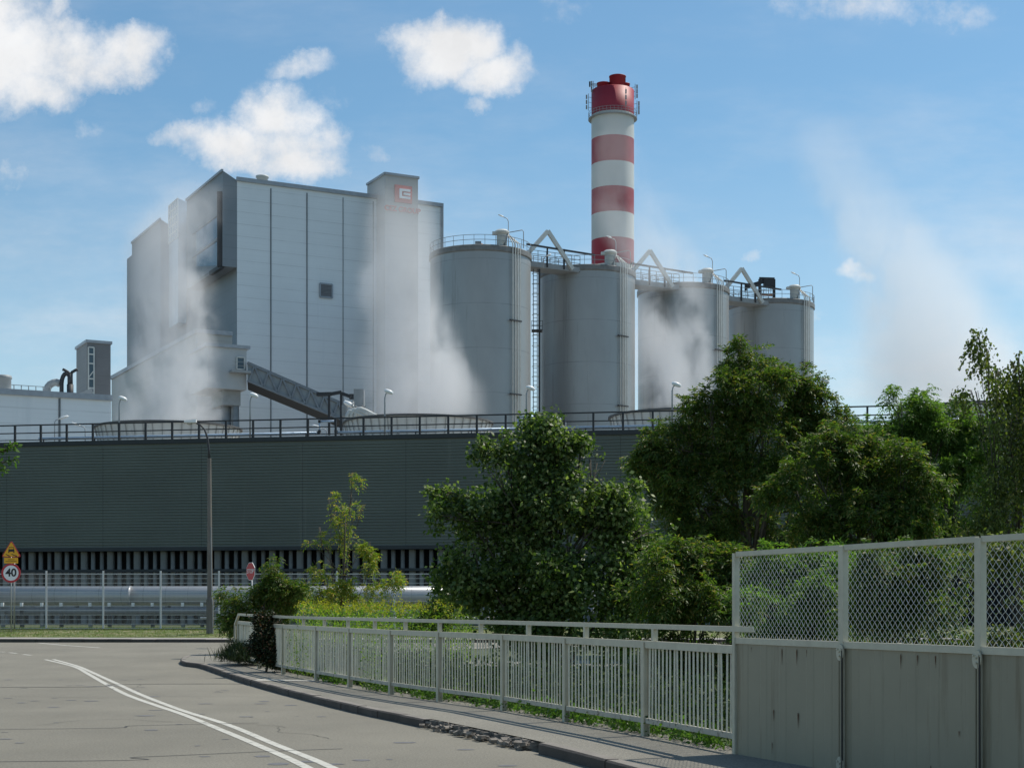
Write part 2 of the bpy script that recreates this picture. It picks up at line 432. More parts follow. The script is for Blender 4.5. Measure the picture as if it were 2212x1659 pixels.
# railing posts (X, depth)
RAILPX = [1589, 1394, 1223, 1088, 949, 845, 756, 684, 612, 560, 516]
RAILD = [16.1, 18.35, 20.6, 22.8, 25.0, 27.0, 29.4, 31.9, 35.0, 38.0, 41.0]
rposts = [((x - CX0) * d / FPX, d) for x, d in zip(RAILPX, RAILD)]
SCREEN = [(2.29, 16.1), (3.01, 14.3), (3.72, 12.5), (4.43, 10.7), (5.14, 8.9), (5.85, 7.1)]
def railX(D):
    pts = [(5.85 + (7.1 - 0) * .394, 0)] + SCREEN[::-1] + rposts[1:] + [(-9.2, 48.0)]
    return float(np.interp(D, [p[1] for p in pts], [p[0] for p in pts]))

def ground_z(x, D):
    zr = zroad(D)
    if D >= 62:
        t = smooth((D - 65.0) / 4.0)
        return .20 - .12 + t * (.60 - .08)
    base = zr - .12
    if D > 52.6 - 0: return base
    rx = railX(min(D, 48))
    s = x - rx - .25
    if s > 0 and D < 52.5:
        side = zr + .10
        dip = 1.7 * smooth((s - .3) / 4.5) * smooth((47 - D) / 10.0)
        return side - dip * .9 if s > .3 else side - .1
    return base

def build_ground():
    xs = np.concatenate([np.array([-6000, -2000, -700, -250, -120, -60]), np.arange(-40, 46, .5), np.array([60, 120, 250, 700, 2000, 6000])])
    ys = np.concatenate([np.array([-400, -60, -10, 2]), np.arange(4, 78, .5), np.array([85, 100, 150, 250, 500, 1200, 3000, 9000])])
    V = np.array([[x, y, ground_z(x, y)] for y in ys for x in xs])
    nx = len(xs); F = []
    for j in range(len(ys) - 1):
        for i in range(nx - 1):
            F.append((j * nx + i, j * nx + i + 1, (j + 1) * nx + i + 1, (j + 1) * nx + i))
    o = npmesh('ground', V, np.array(F), M_GROUND); tag(o, kind='structure')
build_ground()

def kx(D):
    pts = [(p[1], p[0]) for p in kcurve if p[1] < 42.4]
    pts.sort(); return float(np.interp(D, [a for a, b in pts], [b for a, b in pts]))
mb = MB()
Ds = list(np.arange(2, 42.01, 1.0)); V = []
for i in range(len(Ds) - 1):
    a, b = Ds[i], Ds[i + 1]
    for (u0, u1) in ((-60, -20), (-20, None)):
        mb.quad((u0, a, zroad(a)), (u1 if u1 is not None else kx(a) + .08, a, zroad(a)), (u1 if u1 is not None else kx(b) + .08, b, zroad(b)), (u0, b, zroad(b)))
for D in np.arange(42, 62.2, 1.0):
    b = min(D + 1, 62.4)
    mb.quad((-120, D, zroad(D)), (120, D, zroad(D)), (120, b, zroad(b)), (-120, b, zroad(b)))
tag(mb.build('road', M_ASPH), kind='structure')

# walkway between kerb and railing
mb = MB()
for i in range(len(Ds) - 1):
    a, b = Ds[i], Ds[i + 1]
    za, zb = zroad(a) + .116, zroad(b) + .116
    mb.quad((kx(a) + .12, a, za), (railX(a) + .32, a, za), (railX(b) + .32, b, zb), (kx(b) + .12, b, zb))
    mb.quad((railX(a) + .32, a, za), (railX(a) + .32, a, za - .8), (railX(b) + .32, b, zb - .8), (railX(b) + .32, b, zb))
isl = [(p[0] + .12 if p[1] < 51 else p[0], p[1] - (0 if p[1] < 51 else .12)) for p in kcurve if p[1] >= 41.9]
ctr = (8, 46)
lft = [(p[0], p[1]) for p in isl if p[1] < 53.3 and p[0] < .5]
vs = [(x, y, zroad(y) + .116) for x, y in lft] + [(railX(42) + .32, 42, zroad(42) + .116)]
n = len(vs)
mb.add(vs, [(n - 1, i, i + 1) for i in range(n - 2)])
tag(mb.build('walkway', M_ASPH2), kind='structure')
# pale strip across the walkway
a, b = Vector((*GK(553, 1468), .124)), Vector((rposts[7][0], rposts[7][1] - .1, .124))
mb = MB(); mb.quad(a + Vector((0, -.3, 0)), b + Vector((0, -.3, 0)), b + Vector((0, .25, 0)), a + Vector((0, .3, 0)))
tag(mb.build('walkway_slab_joint', M_SLAB), kind='structure')

def kerb_run(curve, wid, hgt, side, zf, name, skip=None, step=1.0):
    """stones laid along curve; curve = road side edge; side=+1 -> body to the right of travel"""
    mb = MB(); acc = [Vector(curve[0])]
    for p in curve[1:]: acc.append(Vector(p))
    # resample
    L = [0]
    for i in range(1, len(acc)): L.append(L[-1] + (acc[i] - acc[i - 1]).length)
    def at(s):
        return Vector((float(np.interp(s, L, [p.x for p in acc])), float(np.interp(s, L, [p.y for p in acc])), 0))
    s = 0
    while s < L[-1] - .1:
        e = min(s + step, L[-1]); p, q = at(s + .008), at(e - .008)
        if skip and skip[0] < (p.y + q.y) / 2 < skip[1]: s = e; continue
        d = (q - p).normalized(); nrm = Vector((d.y, -d.x, 0)) * side
        zp, zq = zf(p.y), zf(q.y)
        j = random.uniform(-.006, .006); oj = nrm * random.uniform(-.01, .01)
        ch = .02
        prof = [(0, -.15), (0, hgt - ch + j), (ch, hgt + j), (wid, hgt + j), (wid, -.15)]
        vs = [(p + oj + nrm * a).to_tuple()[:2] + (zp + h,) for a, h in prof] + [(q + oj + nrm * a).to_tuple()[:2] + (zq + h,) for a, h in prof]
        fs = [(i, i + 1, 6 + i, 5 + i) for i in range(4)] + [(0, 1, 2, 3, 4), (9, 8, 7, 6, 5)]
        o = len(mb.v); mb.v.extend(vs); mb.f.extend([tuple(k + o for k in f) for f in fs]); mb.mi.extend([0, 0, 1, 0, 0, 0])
        s = e
    return mb
BRK = (17.75, 21.0)
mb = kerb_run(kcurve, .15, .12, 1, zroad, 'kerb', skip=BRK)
tag(mb.build('near_kerb', [M_KERBSHADE, M_KERBTOP]), kind='structure')
# crumbled length of kerb
mb = MB()
for k in range(300):
    D = random.uniform(*BRK); t = random.random()
    x = kx(D) + random.uniform(-.09, .17); s_ = random.uniform(.02, .075) * (1.0 if random.random() < .3 else .6)
    z = .02 + random.uniform(0, .085) * (.4 + .6 * (x - kx(D) + .1) / .26)
    M3 = Matrix.Rotation(random.uniform(0, 6), 3, 'Z') @ Matrix.Rotation(random.uniform(-.6, .6), 3, 'X')
    mb.box((x, D, z), (s_ * random.uniform(.8, 1.8), s_, s_ * .6), M=M3)
for D in np.arange(BRK[0], BRK[1], .06):
    mb.box((kx(D) + .15 + random.uniform(-.04, .03), D, .03), (.12, .075, .15 + random.uniform(-.03, .02)), rz=random.uniform(-.2, .2))
tag(mb.build('broken_kerb', M_RUBBLE), kind='structure')

# far kerb, pavement, verge
fk = [(-60, 66.5, 0), (-30, 64.4, 0), (-22, 63.6, 0), (-15, 62.7, 0), (-8, 62.25, 0), (0, 62.2, 0), (40, 62.6, 0), (100, 63.5, 0)]
fcurve = catmull(fk, 12)
def fky(x): return float(np.interp(x, [p[0] for p in fcurve], [p[1] for p in fcurve]))
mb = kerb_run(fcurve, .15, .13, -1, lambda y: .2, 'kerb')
tag(mb.build('far_kerb', [M_KERBSHADE, M_KERBTOP]), kind='structure')
mb = MB()
for x in np.arange(-60, 60, 1.0):
    mb.quad((x, fky(x) + .14, .325), (x + 1, fky(x + 1) + .14, .325), (x + 1, fky(x + 1) + 2.4, .335), (x, fky(x) + 2.4, .335))
tag(mb.build('pavement', M_PAVE), kind='structure')
mb = MB()
def verge_z(x, y):
    t = (y - fky(x) - 2.4) / max(.5, 69.3 - fky(x) - 2.4)
    return .34 + .27 * smooth(t)
for x in np.arange(-60, 60, 1.0):
    for k in range(8):
        y0 = lambda X: fky(X) + 2.35 + (69.3 - fky(X) - 2.35) * k / 8
        y1 = lambda X: fky(X) + 2.35 + (69.3 - fky(X) - 2.35) * (k + 1) / 8
        mb.quad((x, y0(x), verge_z(x, y0(x))), (x + 1, y0(x + 1), verge_z(x + 1, y0(x + 1))), (x + 1, y1(x + 1), verge_z(x + 1, y1(x + 1))), (x, y1(x), verge_z(x, y1(x))))
for x in np.arange(-60, 60, 1.0):
    mb.quad((x, fky(x) - .6, .2 * smooth((fky(x) - .6 - 35) / 27) + .004), (x + 1, fky(x + 1) - .6, .2 * smooth((fky(x + 1) - .6 - 35) / 27) + .004),
            (x + 1, fky(x + 1) - .02, .206), (x, fky(x) - .02, .206)) if 0 else None
tag(mb.build('verge', M_SOIL), kind='structure')

# road paint
def strip(pts, w, name, m, dz=.004, label=None):
    mb = MB(); P = [Vector(p) for p in catmull(pts, 8)]
    for i in range(len(P) - 1):
        d = (P[i + 1] - P[i]); n_ = Vector((d.y, -d.x, 0)).normalized() * w / 2
        d2 = (P[min(i + 2, len(P) - 1)] - P[i + 1]) if i + 2 < len(P) else d
        n2 = Vector((d2.y, -d2.x, 0)).normalized() * w / 2
        zz = lambda p: (p.x, p.y, zroad(p.y) + dz)
        mb.quad(zz(P[i] - n_), zz(P[i] + n_), zz(P[i + 1] + n2), zz(P[i + 1] - n2))
    return tag(mb.build(name, m), kind='structure')
def RG(x, y):
    z = 0
    for _ in range(4):
        D = (EYE - z) * FPX / (y - HZ); z = zroad(D)
    return ((x - CX0) * D / FPX, D, 0)
Lp = [(98, 1424), (159, 1439.5), (190, 1455), (234, 1480), (278, 1502), (339, 1524), (400, 1544.6), (474.7, 1575), (556, 1609), (664, 1658)]
Rp = [(115, 1423.6), (166, 1438), (203, 1453.8), (254, 1477), (305, 1500.5), (390, 1533), (491.6, 1565), (593, 1607), (719, 1658.6)]
strip([(-.9, 12, 0)] + [RG(*p) for p in Lp][::-1], .11, 'centre_line', M_PAINT)
strip([(-.65, 12, 0)] + [RG(*p) for p in Rp][::-1], .11, 'centre_line', M_PAINT)
strip([RG(83, 1388.5), RG(140, 1393.5), RG(216, 1398.6)], .16, 'edge_line', M_PAINT)
for a, b in (((0, 1407), (10, 1407.5)), ((20, 1408.5), (36, 1410.5)), ((50, 1412.5), (67, 1414.5))):
    strip([RG(*a), RG(*b)], .12, 'guide_dash', M_PAINT)
for pts, w in (([(-30, 33.4, 0), RG(0, 1484), RG(250, 1478), RG(480, 1477), RG(549, 1478)], .075),
               ([(-20, 20.2, 0), RG(0, 1575), RG(300, 1567), RG(560, 1561)], .03),
               ([(-20, 15.6, 0), RG(0, 1645), RG(300, 1635), RG(600, 1622), RG(740, 1617)], .03)):
    strip(pts, w, 'road_joint', M_TAR, .005)
mb = MB()
for k in range(9):
    D = random.uniform(15.5, 36); x = random.uniform(-.32 * D, kx(D) - 1.2); a = random.choice((0, math.pi)) + random.gauss(0, .35) if k % 3 else random.uniform(1, 2); w = random.uniform(.004, .009)
    q = Vector((x, D, .0062))
    for j in range(random.randint(6, 22)):
        a += random.gauss(0, .28); n_ = q + Vector((math.cos(a), math.sin(a), 0)) * random.uniform(.08, .2)
        if n_.x > kx(max(6, n_.y)) - .3 or n_.y > 34: break
        s_ = Vector((-math.sin(a), math.cos(a), 0)) * w * random.uniform(.5, 1.2); mb.quad(q - s_, n_ - s_, n_ + s_, q + s_); q = n_
tag(mb.build('road_crack', mat('crack_dark', (.105, .10, .085), .95)), kind='structure')
# dark flecks on the asphalt
mb = MB()
for k in range(70):
    D = random.uniform(14.5, 33) if k < 60 else random.uniform(33, 45); lo = -.33 * D; hi = kx(D) - .4
    x = random.uniform(lo, hi); a = random.uniform(.03, .16); b = a * random.uniform(.5, 1.2)
    pts = [(x + a * math.cos(t) * random.uniform(.6, 1.1), D + b * math.sin(t) * random.uniform(.6, 1.1), .0035) for t in np.linspace(0, 2 * math.pi, 9)[:-1]]
    mb.add(pts, [tuple(range(8))])
tag(mb.build('asphalt_patch', mat('asphalt_patch', (.13, .13, .135), .9, var=.2, scale=6)), kind='structure')
mb = MB()   # dirt at the left edge of the road
mb.add([(-6, 13, .004), (-4.85, 14.4, .004), (-4.98, 15.2, .004), (-5.2, 15.9, .004), (-5.5, 16.8, .004), (-7, 18.0, .004)], [(0, 1, 2, 3, 4, 5)])
tag(mb.build('roadside_dirt', mat('roadside_dirt', (.20, .175, .13), .95, var=.3, scale=5)), kind='structure')

# ---------------------------------------------------------------- pedestrian railing on the walkway
def on_rail(xpx):
    # intersect view ray with railing line
    for i in range(len(rposts) - 1):
        if RAILPX[i + 1] <= xpx <= RAILPX[i]:
            (x0, d0), (x1, d1) = rposts[i], rposts[i + 1]; k = (xpx - CX0) / FPX
            t = (k * d0 - x0) / ((x1 - x0) - k * (d1 - d0)); return Vector((x0 + (x1 - x0) * t, d0 + (d1 - d0) * t, 0))
rail = thing('pedestrian_railing', (rposts[4][0], rposts[4][1], .12), 'long pale grey steel railing with thin vertical bars along the walkway', 'railing')
gz = lambda D: zroad(D) + .116
P3 = [Vector((x, d, gz(d))) for x, d in rposts]
def rpath(h, a=0, b=None):
    return [p + Vector((0, 0, h)) for p in P3[a:b]]
for i, p in enumerate(P3):
    d = (P3[min(i + 1, len(P3) - 1)] - P3[max(i - 1, 0)]); rz = math.atan2(d.y, d.x)
    if i == 0: continue
    mb = MB(); M3 = Matrix.Rotation(rz, 3, 'Z')
    for q in (-.035, .035): mb.box(p + M3 @ Vector((0, q, .52)), (.075, .014, 1.14), M=M3)
    mb.box(p + Vector((0, 0, .52)), (.012, .056, 1.138), M=M3)
    mb.build('post', M_RAIL, rail)
for i in range(len(P3) - 1):
    a, b = P3[i], P3[i + 1]; d = (b - a).normalized(); L = (b - a).length
    mb = MB(); mb.bar(a + Vector((0, 0, 1.065)) + d * .002, b + Vector((0, 0, 1.065)) - d * .002, .05, .085); mb.build('top_rail', M_RAIL, rail)
    mb = MB(); mb.bar(a + Vector((0, 0, .18)) + d * .04, b + Vector((0, 0, .18)) - d * .04, .04, .06); mb.build('bottom_rail', M_RAILBOT, rail)
    mb = MB(); nb = int(L / .102)
    for k in range(1, nb):
        c = a + d * (L * k / nb) + Vector((random.uniform(-.006, .006), random.uniform(-.006, .006), 0)); t = Vector((random.uniform(-.008, .008), random.uniform(-.012, .012), 0))
        mb.bar(c + Vector((0, 0, .205)), c + t + Vector((0, 0, 1.02)), .019, .019)
    mb.build('baluster_panel', M_BALUSTER, rail)
mb = MB()
hp = [P3[0] + Vector((.12, -.3, 1.275))] + rpath(1.275) + [P3[-1] + Vector((-.15, .3, 1.0)), P3[-1] + Vector((-.2, .45, .1))]
for i in range(len(hp) - 1): mb.bar(hp[i], hp[i + 1], .055, .055)
mb.build('handrail', M_RAIL, rail)
for x in (656, 701, 752, 810, 876, 950, 1039, 1142, 1266, 1414):
    p = on_rail(x); z0 = gz(p.y)
    mb = MB(); mb.box(p + Vector((0, 0, z0 + 1.18)), (.06, .05, .14), rz=.4); mb.build('handrail_bracket', M_RAIL, rail)

# ---------------------------------------------------------------- tall sheet-and-mesh screen at the right
S3 = [Vector((x, d, .12)) for x, d in SCREEN]
scr = thing('bridge_screen', S3[2], 'tall grey sheet metal screen with wire mesh top at the right end of the railing', 'screen fence')
sd = (S3[1] - S3[0]).normalized(); sn = Vector((sd.y, -sd.x, 0)); sn = sn if sn.x < 0 else -sn
rzs = math.atan2(sd.y, sd.x)
TOPZ, MIDZ = 2.035, 1.154
for i, p in enumerate(S3):
    w = .05 if i == 0 else .075
    mb = MB(); mb.box(p + Vector((0, 0, TOPZ / 2)), (w, .06, TOPZ + .02), rz=rzs); mb.build('post', M_RAIL, scr)
    if 0 < i:
        for zz in (MIDZ - .07, .07):
            mb = MB()
            c = p + sn * .045 + Vector((0, 0, zz)) + sd * .015
            ring = [c + sd * (.055 * math.cos(t)) + Vector((0, 0, .075 * math.sin(t))) for t in np.linspace(0, 2 * math.pi, 13)[:-1]]
            mb.add([q + sn * .006 for q in ring] + [q - sn * .006 for q in ring], [tuple(range(12))] + [(k, (k + 1) % 12, 12 + (k + 1) % 12, 12 + k) for k in range(12)])
            for dx, dz in ((-.03, .03), (.03, .03), (0, -.03), (0, .01)):
                mb.tube([c + sd * dx + Vector((0, 0, dz)) + sn * .006, c + sd * dx + Vector((0, 0, dz)) + sn * .02], .009, 6)
            mb.build('bracket', M_RAIL, scr)
        mb = MB()
        for o_, r_ in ((-.012, .011), (.03, .014)):
            mb.tube([p + sn * .04 + sd * o_ + Vector((0, 0, .03)), p + sn * .04 + sd * o_ + Vector((0, 0, MIDZ - .1))], r_, 8)
        mb.build('conduit', M_SHEET, scr)
        mb = MB(); mb.tube([p + sn * .05 + sd * .055 + Vector((0, 0, .02)), p + sn * .05 + sd * .052 + Vector((0, 0, MIDZ - .05))], .008, 6); mb.build('cable', M_BLACK, scr)
for i in range(len(S3) - 1):
    a, b = S3[i], S3[i + 1]; L = (b - a).length
    mb = MB(); mb.bar(a + sd * .03 + Vector((0, 0, TOPZ)), b - sd * .04 + Vector((0, 0, TOPZ)), .04, .05); mb.build('top_frame', M_RAIL, scr)
    mb = MB(); mb.bar(a + sd * .03 + Vector((0, 0, MIDZ)), b - sd * .04 + Vector((0, 0, MIDZ)), .05, .06); mb.build('middle_frame', M_RAIL, scr)
    # folded sheet
    mb = MB(); pts = []; s = .03
    while s < L - .03:
        pts += [(s, 0), (min(s + .10, L - .03), 0), (min(s + .12, L - .03), .005), (min(s + .22, L - .03), .005), (min(s + .24, L - .03), 0)]
        s += random.choice((.26, .31, .36, .48))
    pts.append((L - .005, 0))
    for k in range(len(pts) - 1):
        (s0, o0), (s1, o1) = pts[k], pts[k + 1]
        if s1 - s0 < 1e-4: continue
        p0 = a + sd * s0 + sn * (o0 + .008); p1 = a + sd * s1 + sn * (o1 + .008)
        mb.quad(p0 + Vector((0, 0, -.02)), p1 + Vector((0, 0, -.02)), p1 + Vector((0, 0, MIDZ - .03)), p0 + Vector((0, 0, MIDZ - .03)))
        b0, b1 = p0 - sn * .01, p1 - sn * .01
        mb.quad(b1 + Vector((0, 0, -.02)), b0 + Vector((0, 0, -.02)), b0 + Vector((0, 0, MIDZ - .03)), b1 + Vector((0, 0, MIDZ - .03)))
    mb.build('sheet_panel', M_SHEET, scr)
    # rust runs on the sheet
    mb = MB()
    for _ in range(7 if i < 3 else 2):
        s_ = random.uniform(.1, L - .1); z0_ = random.choice((random.uniform(.05, .5), random.uniform(.3, .7), MIDZ - .06)); ln = random.uniform(.04, .17); w_ = random.uniform(.003, .011)
        c_ = a + sd * s_ + sn * .0155
        prof_ = [(0, w_ * .5), (.15, w_), (.4, w_ * .7), (.7, w_ * .35), (1, .0008)]
        for (t0, w0), (t1, w1) in zip(prof_, prof_[1:]):
            mb.quad(c_ - sd * w0 + Vector((0, 0, z0_ - ln * t0)), c_ + sd * w0 + Vector((0, 0, z0_ - ln * t0)), c_ + sd * w1 + Vector((0, 0, z0_ - ln * t1)), c_ - sd * w1 + Vector((0, 0, z0_ - ln * t1)))
    mb.build('rust_stain', M_RUST, scr)
    # chain-link
    mb = MB(); z0, z1 = MIDZ + .03, TOPZ - .025; cw, ch = .075, .070; H = z1 - z0
    x0, x1 = .04, L - .045
    for sgn in (1, -1):
        k = -int(H / ch * 1.0) - 2
        off = k * cw
        while off < L + H * cw / ch + cw:
            pts = []; nst = int(H / (ch / 2)) + 1
            for j in range(nst + 1):
                zz = min(j * ch / 2, H); xx = off + sgn * zz * cw / ch
                wv = (.004 if j % 2 else -.004) * sgn
                if x0 <= xx <= x1: pts.append(a + sd * xx + sn * wv + Vector((0, 0, z0 + zz)))
                if zz >= H: break
            if len(pts) > 1: mb.tube(pts, .0025 if sgn > 0 else .0020, 4, caps=False)
            off += cw
    mb.build('wire_mesh', M_WIRE, scr)

# ---------------------------------------------------------------- mesh fence beyond the road
FD = 69.4
fence = thing('mesh_fence', (-17, FD, .6), 'pale welded wire mesh fence with white posts along the far verge', 'fence')
fx = [-25 - 124, -25, 100, 223, 347, 473, 602, 728, 852, 980, 1106, 1232]
FX = [(x - CX0) * FD / FPX for x in fx]
FZ0, FH = .60, 2.52
for x in FX:
    mb = MB(); mb.box((x, FD, FZ0 + FH / 2 + .03), (.07, .05, FH + .1)); mb.build('post', M_FENCE, fence)
for i in range(len(FX) - 1):
    a, b = FX[i] + .04, FX[i + 1] - .04; mb = MB()
    for k in range(13):
        mb.box(((a + b) / 2, FD - .03, FZ0 + .06 + k * .2), (b - a, .008, .016 if k % 12 else .03))
    n_ = int((b - a) / .055)
    for k in range(n_ + 1):
        x = a + (b - a) * k / n_
        mb.box((x, FD - .026, FZ0 + FH / 2), (.004, .004, FH))
    mb.build('mesh_panel', M_FENCE, fence)
mb = MB(); mb.box(((FX[0] + FX[-1]) / 2, FD, .5), (FX[-1] - FX[0], .14, .30)); mb.build('plinth', M_KERBSHADE, fence)

# ---------------------------------------------------------------- district heating pipes
def pipe_thing(name, label, z, r, D, m, x0=-26, x1=4, grp=None):
    o = thing(name, (-11, D, z), label, 'pipe', grp)
    mb = MB(); mb.tube([(x0, D + .4, z), (x1, D - .4, z)], r, 20); mb.build('pipe_casing', m, o, True)
    return o, mb
pz = EYE - (1286.5 - HZ) * 74 / FPX
big, _ = pipe_thing('heating_pipe', 'thick silver insulated pipe running behind the mesh fence', pz, .45, 74, M_PIPE)
for x in range(-25, 4, 7):
    mb = MB(); mb.tube([(x, 74, pz), (x + .1, 74, pz)], .458, 20); mb.build('joint_band', M_PIPE, big, True)
p2, _ = pipe_thing('return_pipe', 'thinner grey pipe running below the thick silver pipe', EYE - (1320 - HZ) * 74 / FPX, .19, 73.6, mat('dull_pipe', (.20, .205, .215), .5, metal=.2))
p3, _ = pipe_thing('thin_pipe', 'thin red and white pipe low behind the mesh fence', EYE - (1334 - HZ) * 73 / FPX, .045, 72.8, mat('red_white_pipe', (.62, .58, .55), .5, lines=[(0, 2.4, .8, .45)]), x0=-14.5, x1=2)
sup = thing('pipe_support', (0, 73.8, .6), 'x', 'pipe support', 'supports under the heating pipes')
for x in (-.9, 0):
    mb = MB(); mb.box((x, 73.8, 1.02), (.16, .16, .85)); mb.build('leg', M_CONC if x else M_DARKSTEEL, sup)
    mb = MB(); mb.box((x, 73.7, 1.72), (.13, .13, .18)); mb.build('bracket', M_SIGNWHITE, sup)
mb = MB(); mb.box((-.45, 73.9, 1.62), (2.0, .1, .07)); mb.build('cross_beam', M_GREYSTEEL, sup)
SUPX = [48, 133, 237, 330, 437, 560, 690, 800, 930]
for i, xp in enumerate(SUPX):
    X = (xp - CX0) * 73.8 / FPX
    lab = ['leftmost pipe support, behind the round speed sign', 'pipe support just right of the second fence post', 'pipe support behind the third white fence post',
           'pipe support left of the fourth white fence post', 'pipe support directly behind the concrete street lamp pole', 'pipe support behind the shrub under the stop sign',
           'pipe support left of the yellowing young tree', 'pipe support right of the yellowing young tree', 'rightmost pipe support beside the dense maple'][i]
    if i == 0: sup.location = (X, 73.8, .6); sup['label'] = lab
    else: dup(sup, (X, 73.8, .6), lab)

# ---------------------------------------------------------------- cooling tower block
WS = -.1835
def wy(x): return 88.0 + WS * x
wdir = Vector((1, WS, 0)).normalized(); wnor = Vector((WS, -1, 0)).normalized()
RZW = math.atan2(WS, 1)
X0, X1 = -36.0, 42.0
WTOP, WBOT = 11.35, 5.06
blk = thing('cooling_tower_block', (0, wy(0) + 8, .6), 'long low cooling tower block with dark ribbed cladding above concrete louvre columns', 'cooling tower')
def wp(x, off, z): return Vector((x, wy(x), z)) + wnor * off
mb = MB(); per = .17; nz_ = int((WTOP - .25 - WBOT) / per); prof = []
for k in range(nz_):
    z = WBOT + k * per; prof += [(0, z), (.06, z + .02), (.06, z + .10), (0, z + .12)]
prof.append((0, WBOT + nz_ * per)); prof.append((0, WTOP - .25))
xs_ = np.arange(X0, X1 + .1, 6.0)
for i in range(len(xs_) - 1):
    for k in range(len(prof) - 1):
        (o0, z0), (o1, z1) = prof[k], prof[k + 1]; g = .006
        mb.quad(wp(xs_[i] + g, o0, z0), wp(xs_[i + 1] - g, o0, z0), wp(xs_[i + 1] - g, o1, z1), wp(xs_[i] + g, o1, z1))
mb.build('ribbed_cladding', M_CLAD, blk)
mb = MB(); mb.bar(wp(X0, .02, WTOP - .125), wp(X1, .02, WTOP - .125), .25, .25); mb.build('roof_edge', M_CLADCAP, blk)
mb = MB(); mb.bar(wp(X0, -.05, WBOT - .08), wp(X1, -.05, WBOT - .08), .35, .22); mb.build('lower_edge_beam', M_CLADCAP, blk)
mb = MB()
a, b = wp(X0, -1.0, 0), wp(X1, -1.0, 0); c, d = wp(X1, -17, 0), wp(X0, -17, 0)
mb.prism([a.to_tuple()[:2], b.to_tuple()[:2], c.to_tuple()[:2], d.to_tuple()[:2]], .3, WTOP - .3); mb.build('dark_void_core', M_VOID, blk)
mb = MB()
a, b = wp(X0, -.01, 0), wp(X1, -.01, 0)
mb.prism([a.to_tuple()[:2], b.to_tuple()[:2], c.to_tuple()[:2], d.to_tuple()[:2]], WTOP - .28, WTOP - .02); mb.build('roof_deck', M_DECK, blk)
mb = MB(); mb.bar(wp(X0, -.18, 3.72), wp(X1, -.18, 3.72), .2, .16); mb.build('middle_beam', M_CLADCAP, blk)
cp = .545; k = 0; colproto = None
x = -33.0
while x < 13.5 and k < 96:
    kk = k % 3
    if colproto is None or True:
        if kk not in (globals().setdefault('CPR', {})):
            mb = MB(); w = (.26, .24, .20)[kk]; c = wp(x, -.45 if kk < 2 else -.38, 0)
            h0, h1 = .55, WBOT - .2
            mb.tube([(c.x, c.y, h0), (c.x, c.y, h1)], w / 2, 10) if kk < 2 else mb.box((c.x, c.y, (h0 + h1) / 2), (.30, .2, h1 - h0), rz=RZW)
            if kk == 2: mb.box((c.x + .18, c.y, (h0 + h1) / 2), (.05, .22, h1 - h0), rz=RZW)
            o = mb.build('concrete_column', M_CONC, blk, kk < 2); CPR[kk] = (o, x)
        else:
            src, sx = CPR[kk]; o = src.copy(); COL.objects.link(o); o.parent = blk
            o.location = (x - sx, wy(x) - wy(sx), 0)
    x += cp * (1.0 if kk < 2 else 1.0); k += 1

# railing along the roof edge
rr = thing('roof_railing', (0, wy(0), WTOP), 'dark three-rail steel railing along the cooling tower roof edge', 'railing')
for h, w in ((1.02, .075), (.55, .06), (.14, .05)):
    mb = MB(); mb.bar(wp(X0, -.12, WTOP + h), wp(X1, -.12, WTOP + h), .06, w); mb.build('rail', M_DARKSTEEL, rr)
x = X0; k = 0
while x < X1:
    c = wp(x, -.05, 0); mb = MB(); mb.box((c.x, c.y, WTOP + .40), (.11, .11, 1.22), rz=RZW); mb.build('post', M_DARKSTEEL, rr); x += 1.62

# pipe behind the railing, with expansion loops
rp = thing('roof_pipe', (0, wy(0) + .8, WTOP), 'thin pale blue pipe with raised loops behind the roof railing', 'pipe')
def loop(x): return [wp(x - .55, -.6, WTOP + .28), wp(x - .5, -.6, WTOP + .34), wp(x - .5, -.6, WTOP + .92), wp(x + .45, -.6, WTOP + .92), wp(x + .45, -.6, WTOP + .34), wp(x + .5, -.6, WTOP + .28)]
pts = [wp(-28.3, -.6, WTOP + .28)]
for xp in (702, 1134):
    xx = (xp - CX0) / FPX * 90; pts += loop(xx)
pts.append(wp(34, -.6, WTOP + .28))
mb = MB()
for i in range(len(pts) - 1): mb.tube([pts[i], pts[i + 1]], .06 if abs(pts[i].z - pts[i + 1].z) < .1 else .045, 8)
mb.build('pipe_run', M_BLUEPIPE, rp, True)
mb = MB()
for p in pts[1:-1]: mb.tube([p + Vector((0, 0, -.07)), p + Vector((0, 0, .09))], .085, 8)
for x in np.arange(-28, 34, 3.2):
    c = wp(x, -.6, 0); mb.box((c.x, c.y, WTOP + .12), (.06, .06, .26))
mb.build('pipe_elbow', M_DARKSTEEL, rp)

# fan stacks
FR = 4.62
M_STACKRIM = mat('stack_rim', (.10, .095, .09), .6)
def fan_stack():
    t = thing('fan_stack', (0, 0, 0), 'x', 'fan stack', 'fan stacks on the cooling tower roof')
    mb = MB(); mb.lathe((0, 0, 0), [(4.42, -.25), (4.30, .35), (4.42, 1.0), (4.62, 1.78), (4.54, 1.78), (4.36, 1.0), (4.24, .35), (4.36, -.25)], 72); mb0 = mb
    for k in range(48):
        a = 2 * math.pi * k / 48
        for r0, r1, z0, z1 in ((4.46, 4.36, -.2, .35), (4.36, 4.48, .35, 1.0), (4.48, 4.66, 1.0, 1.74)):
            mb.bar((r0 * math.cos(a), r0 * math.sin(a), z0), (r1 * math.cos(a), r1 * math.sin(a), z1), .045, .05, m=1, up=(math.cos(a), math.sin(a), 0))
    mb.build('shell', [M_FRP, mat('stack_ribs', (.42, .40, .37), .6)], t)
    mb = MB(); mb.lathe((0, 0, 0), [(4.50, 1.72), (4.74, 1.72), (4.74, 1.83), (4.50, 1.83), (4.50, 1.72)], 72); mb.build('rim', M_STACKRIM, t)
    return t
fs0 = fan_stack()
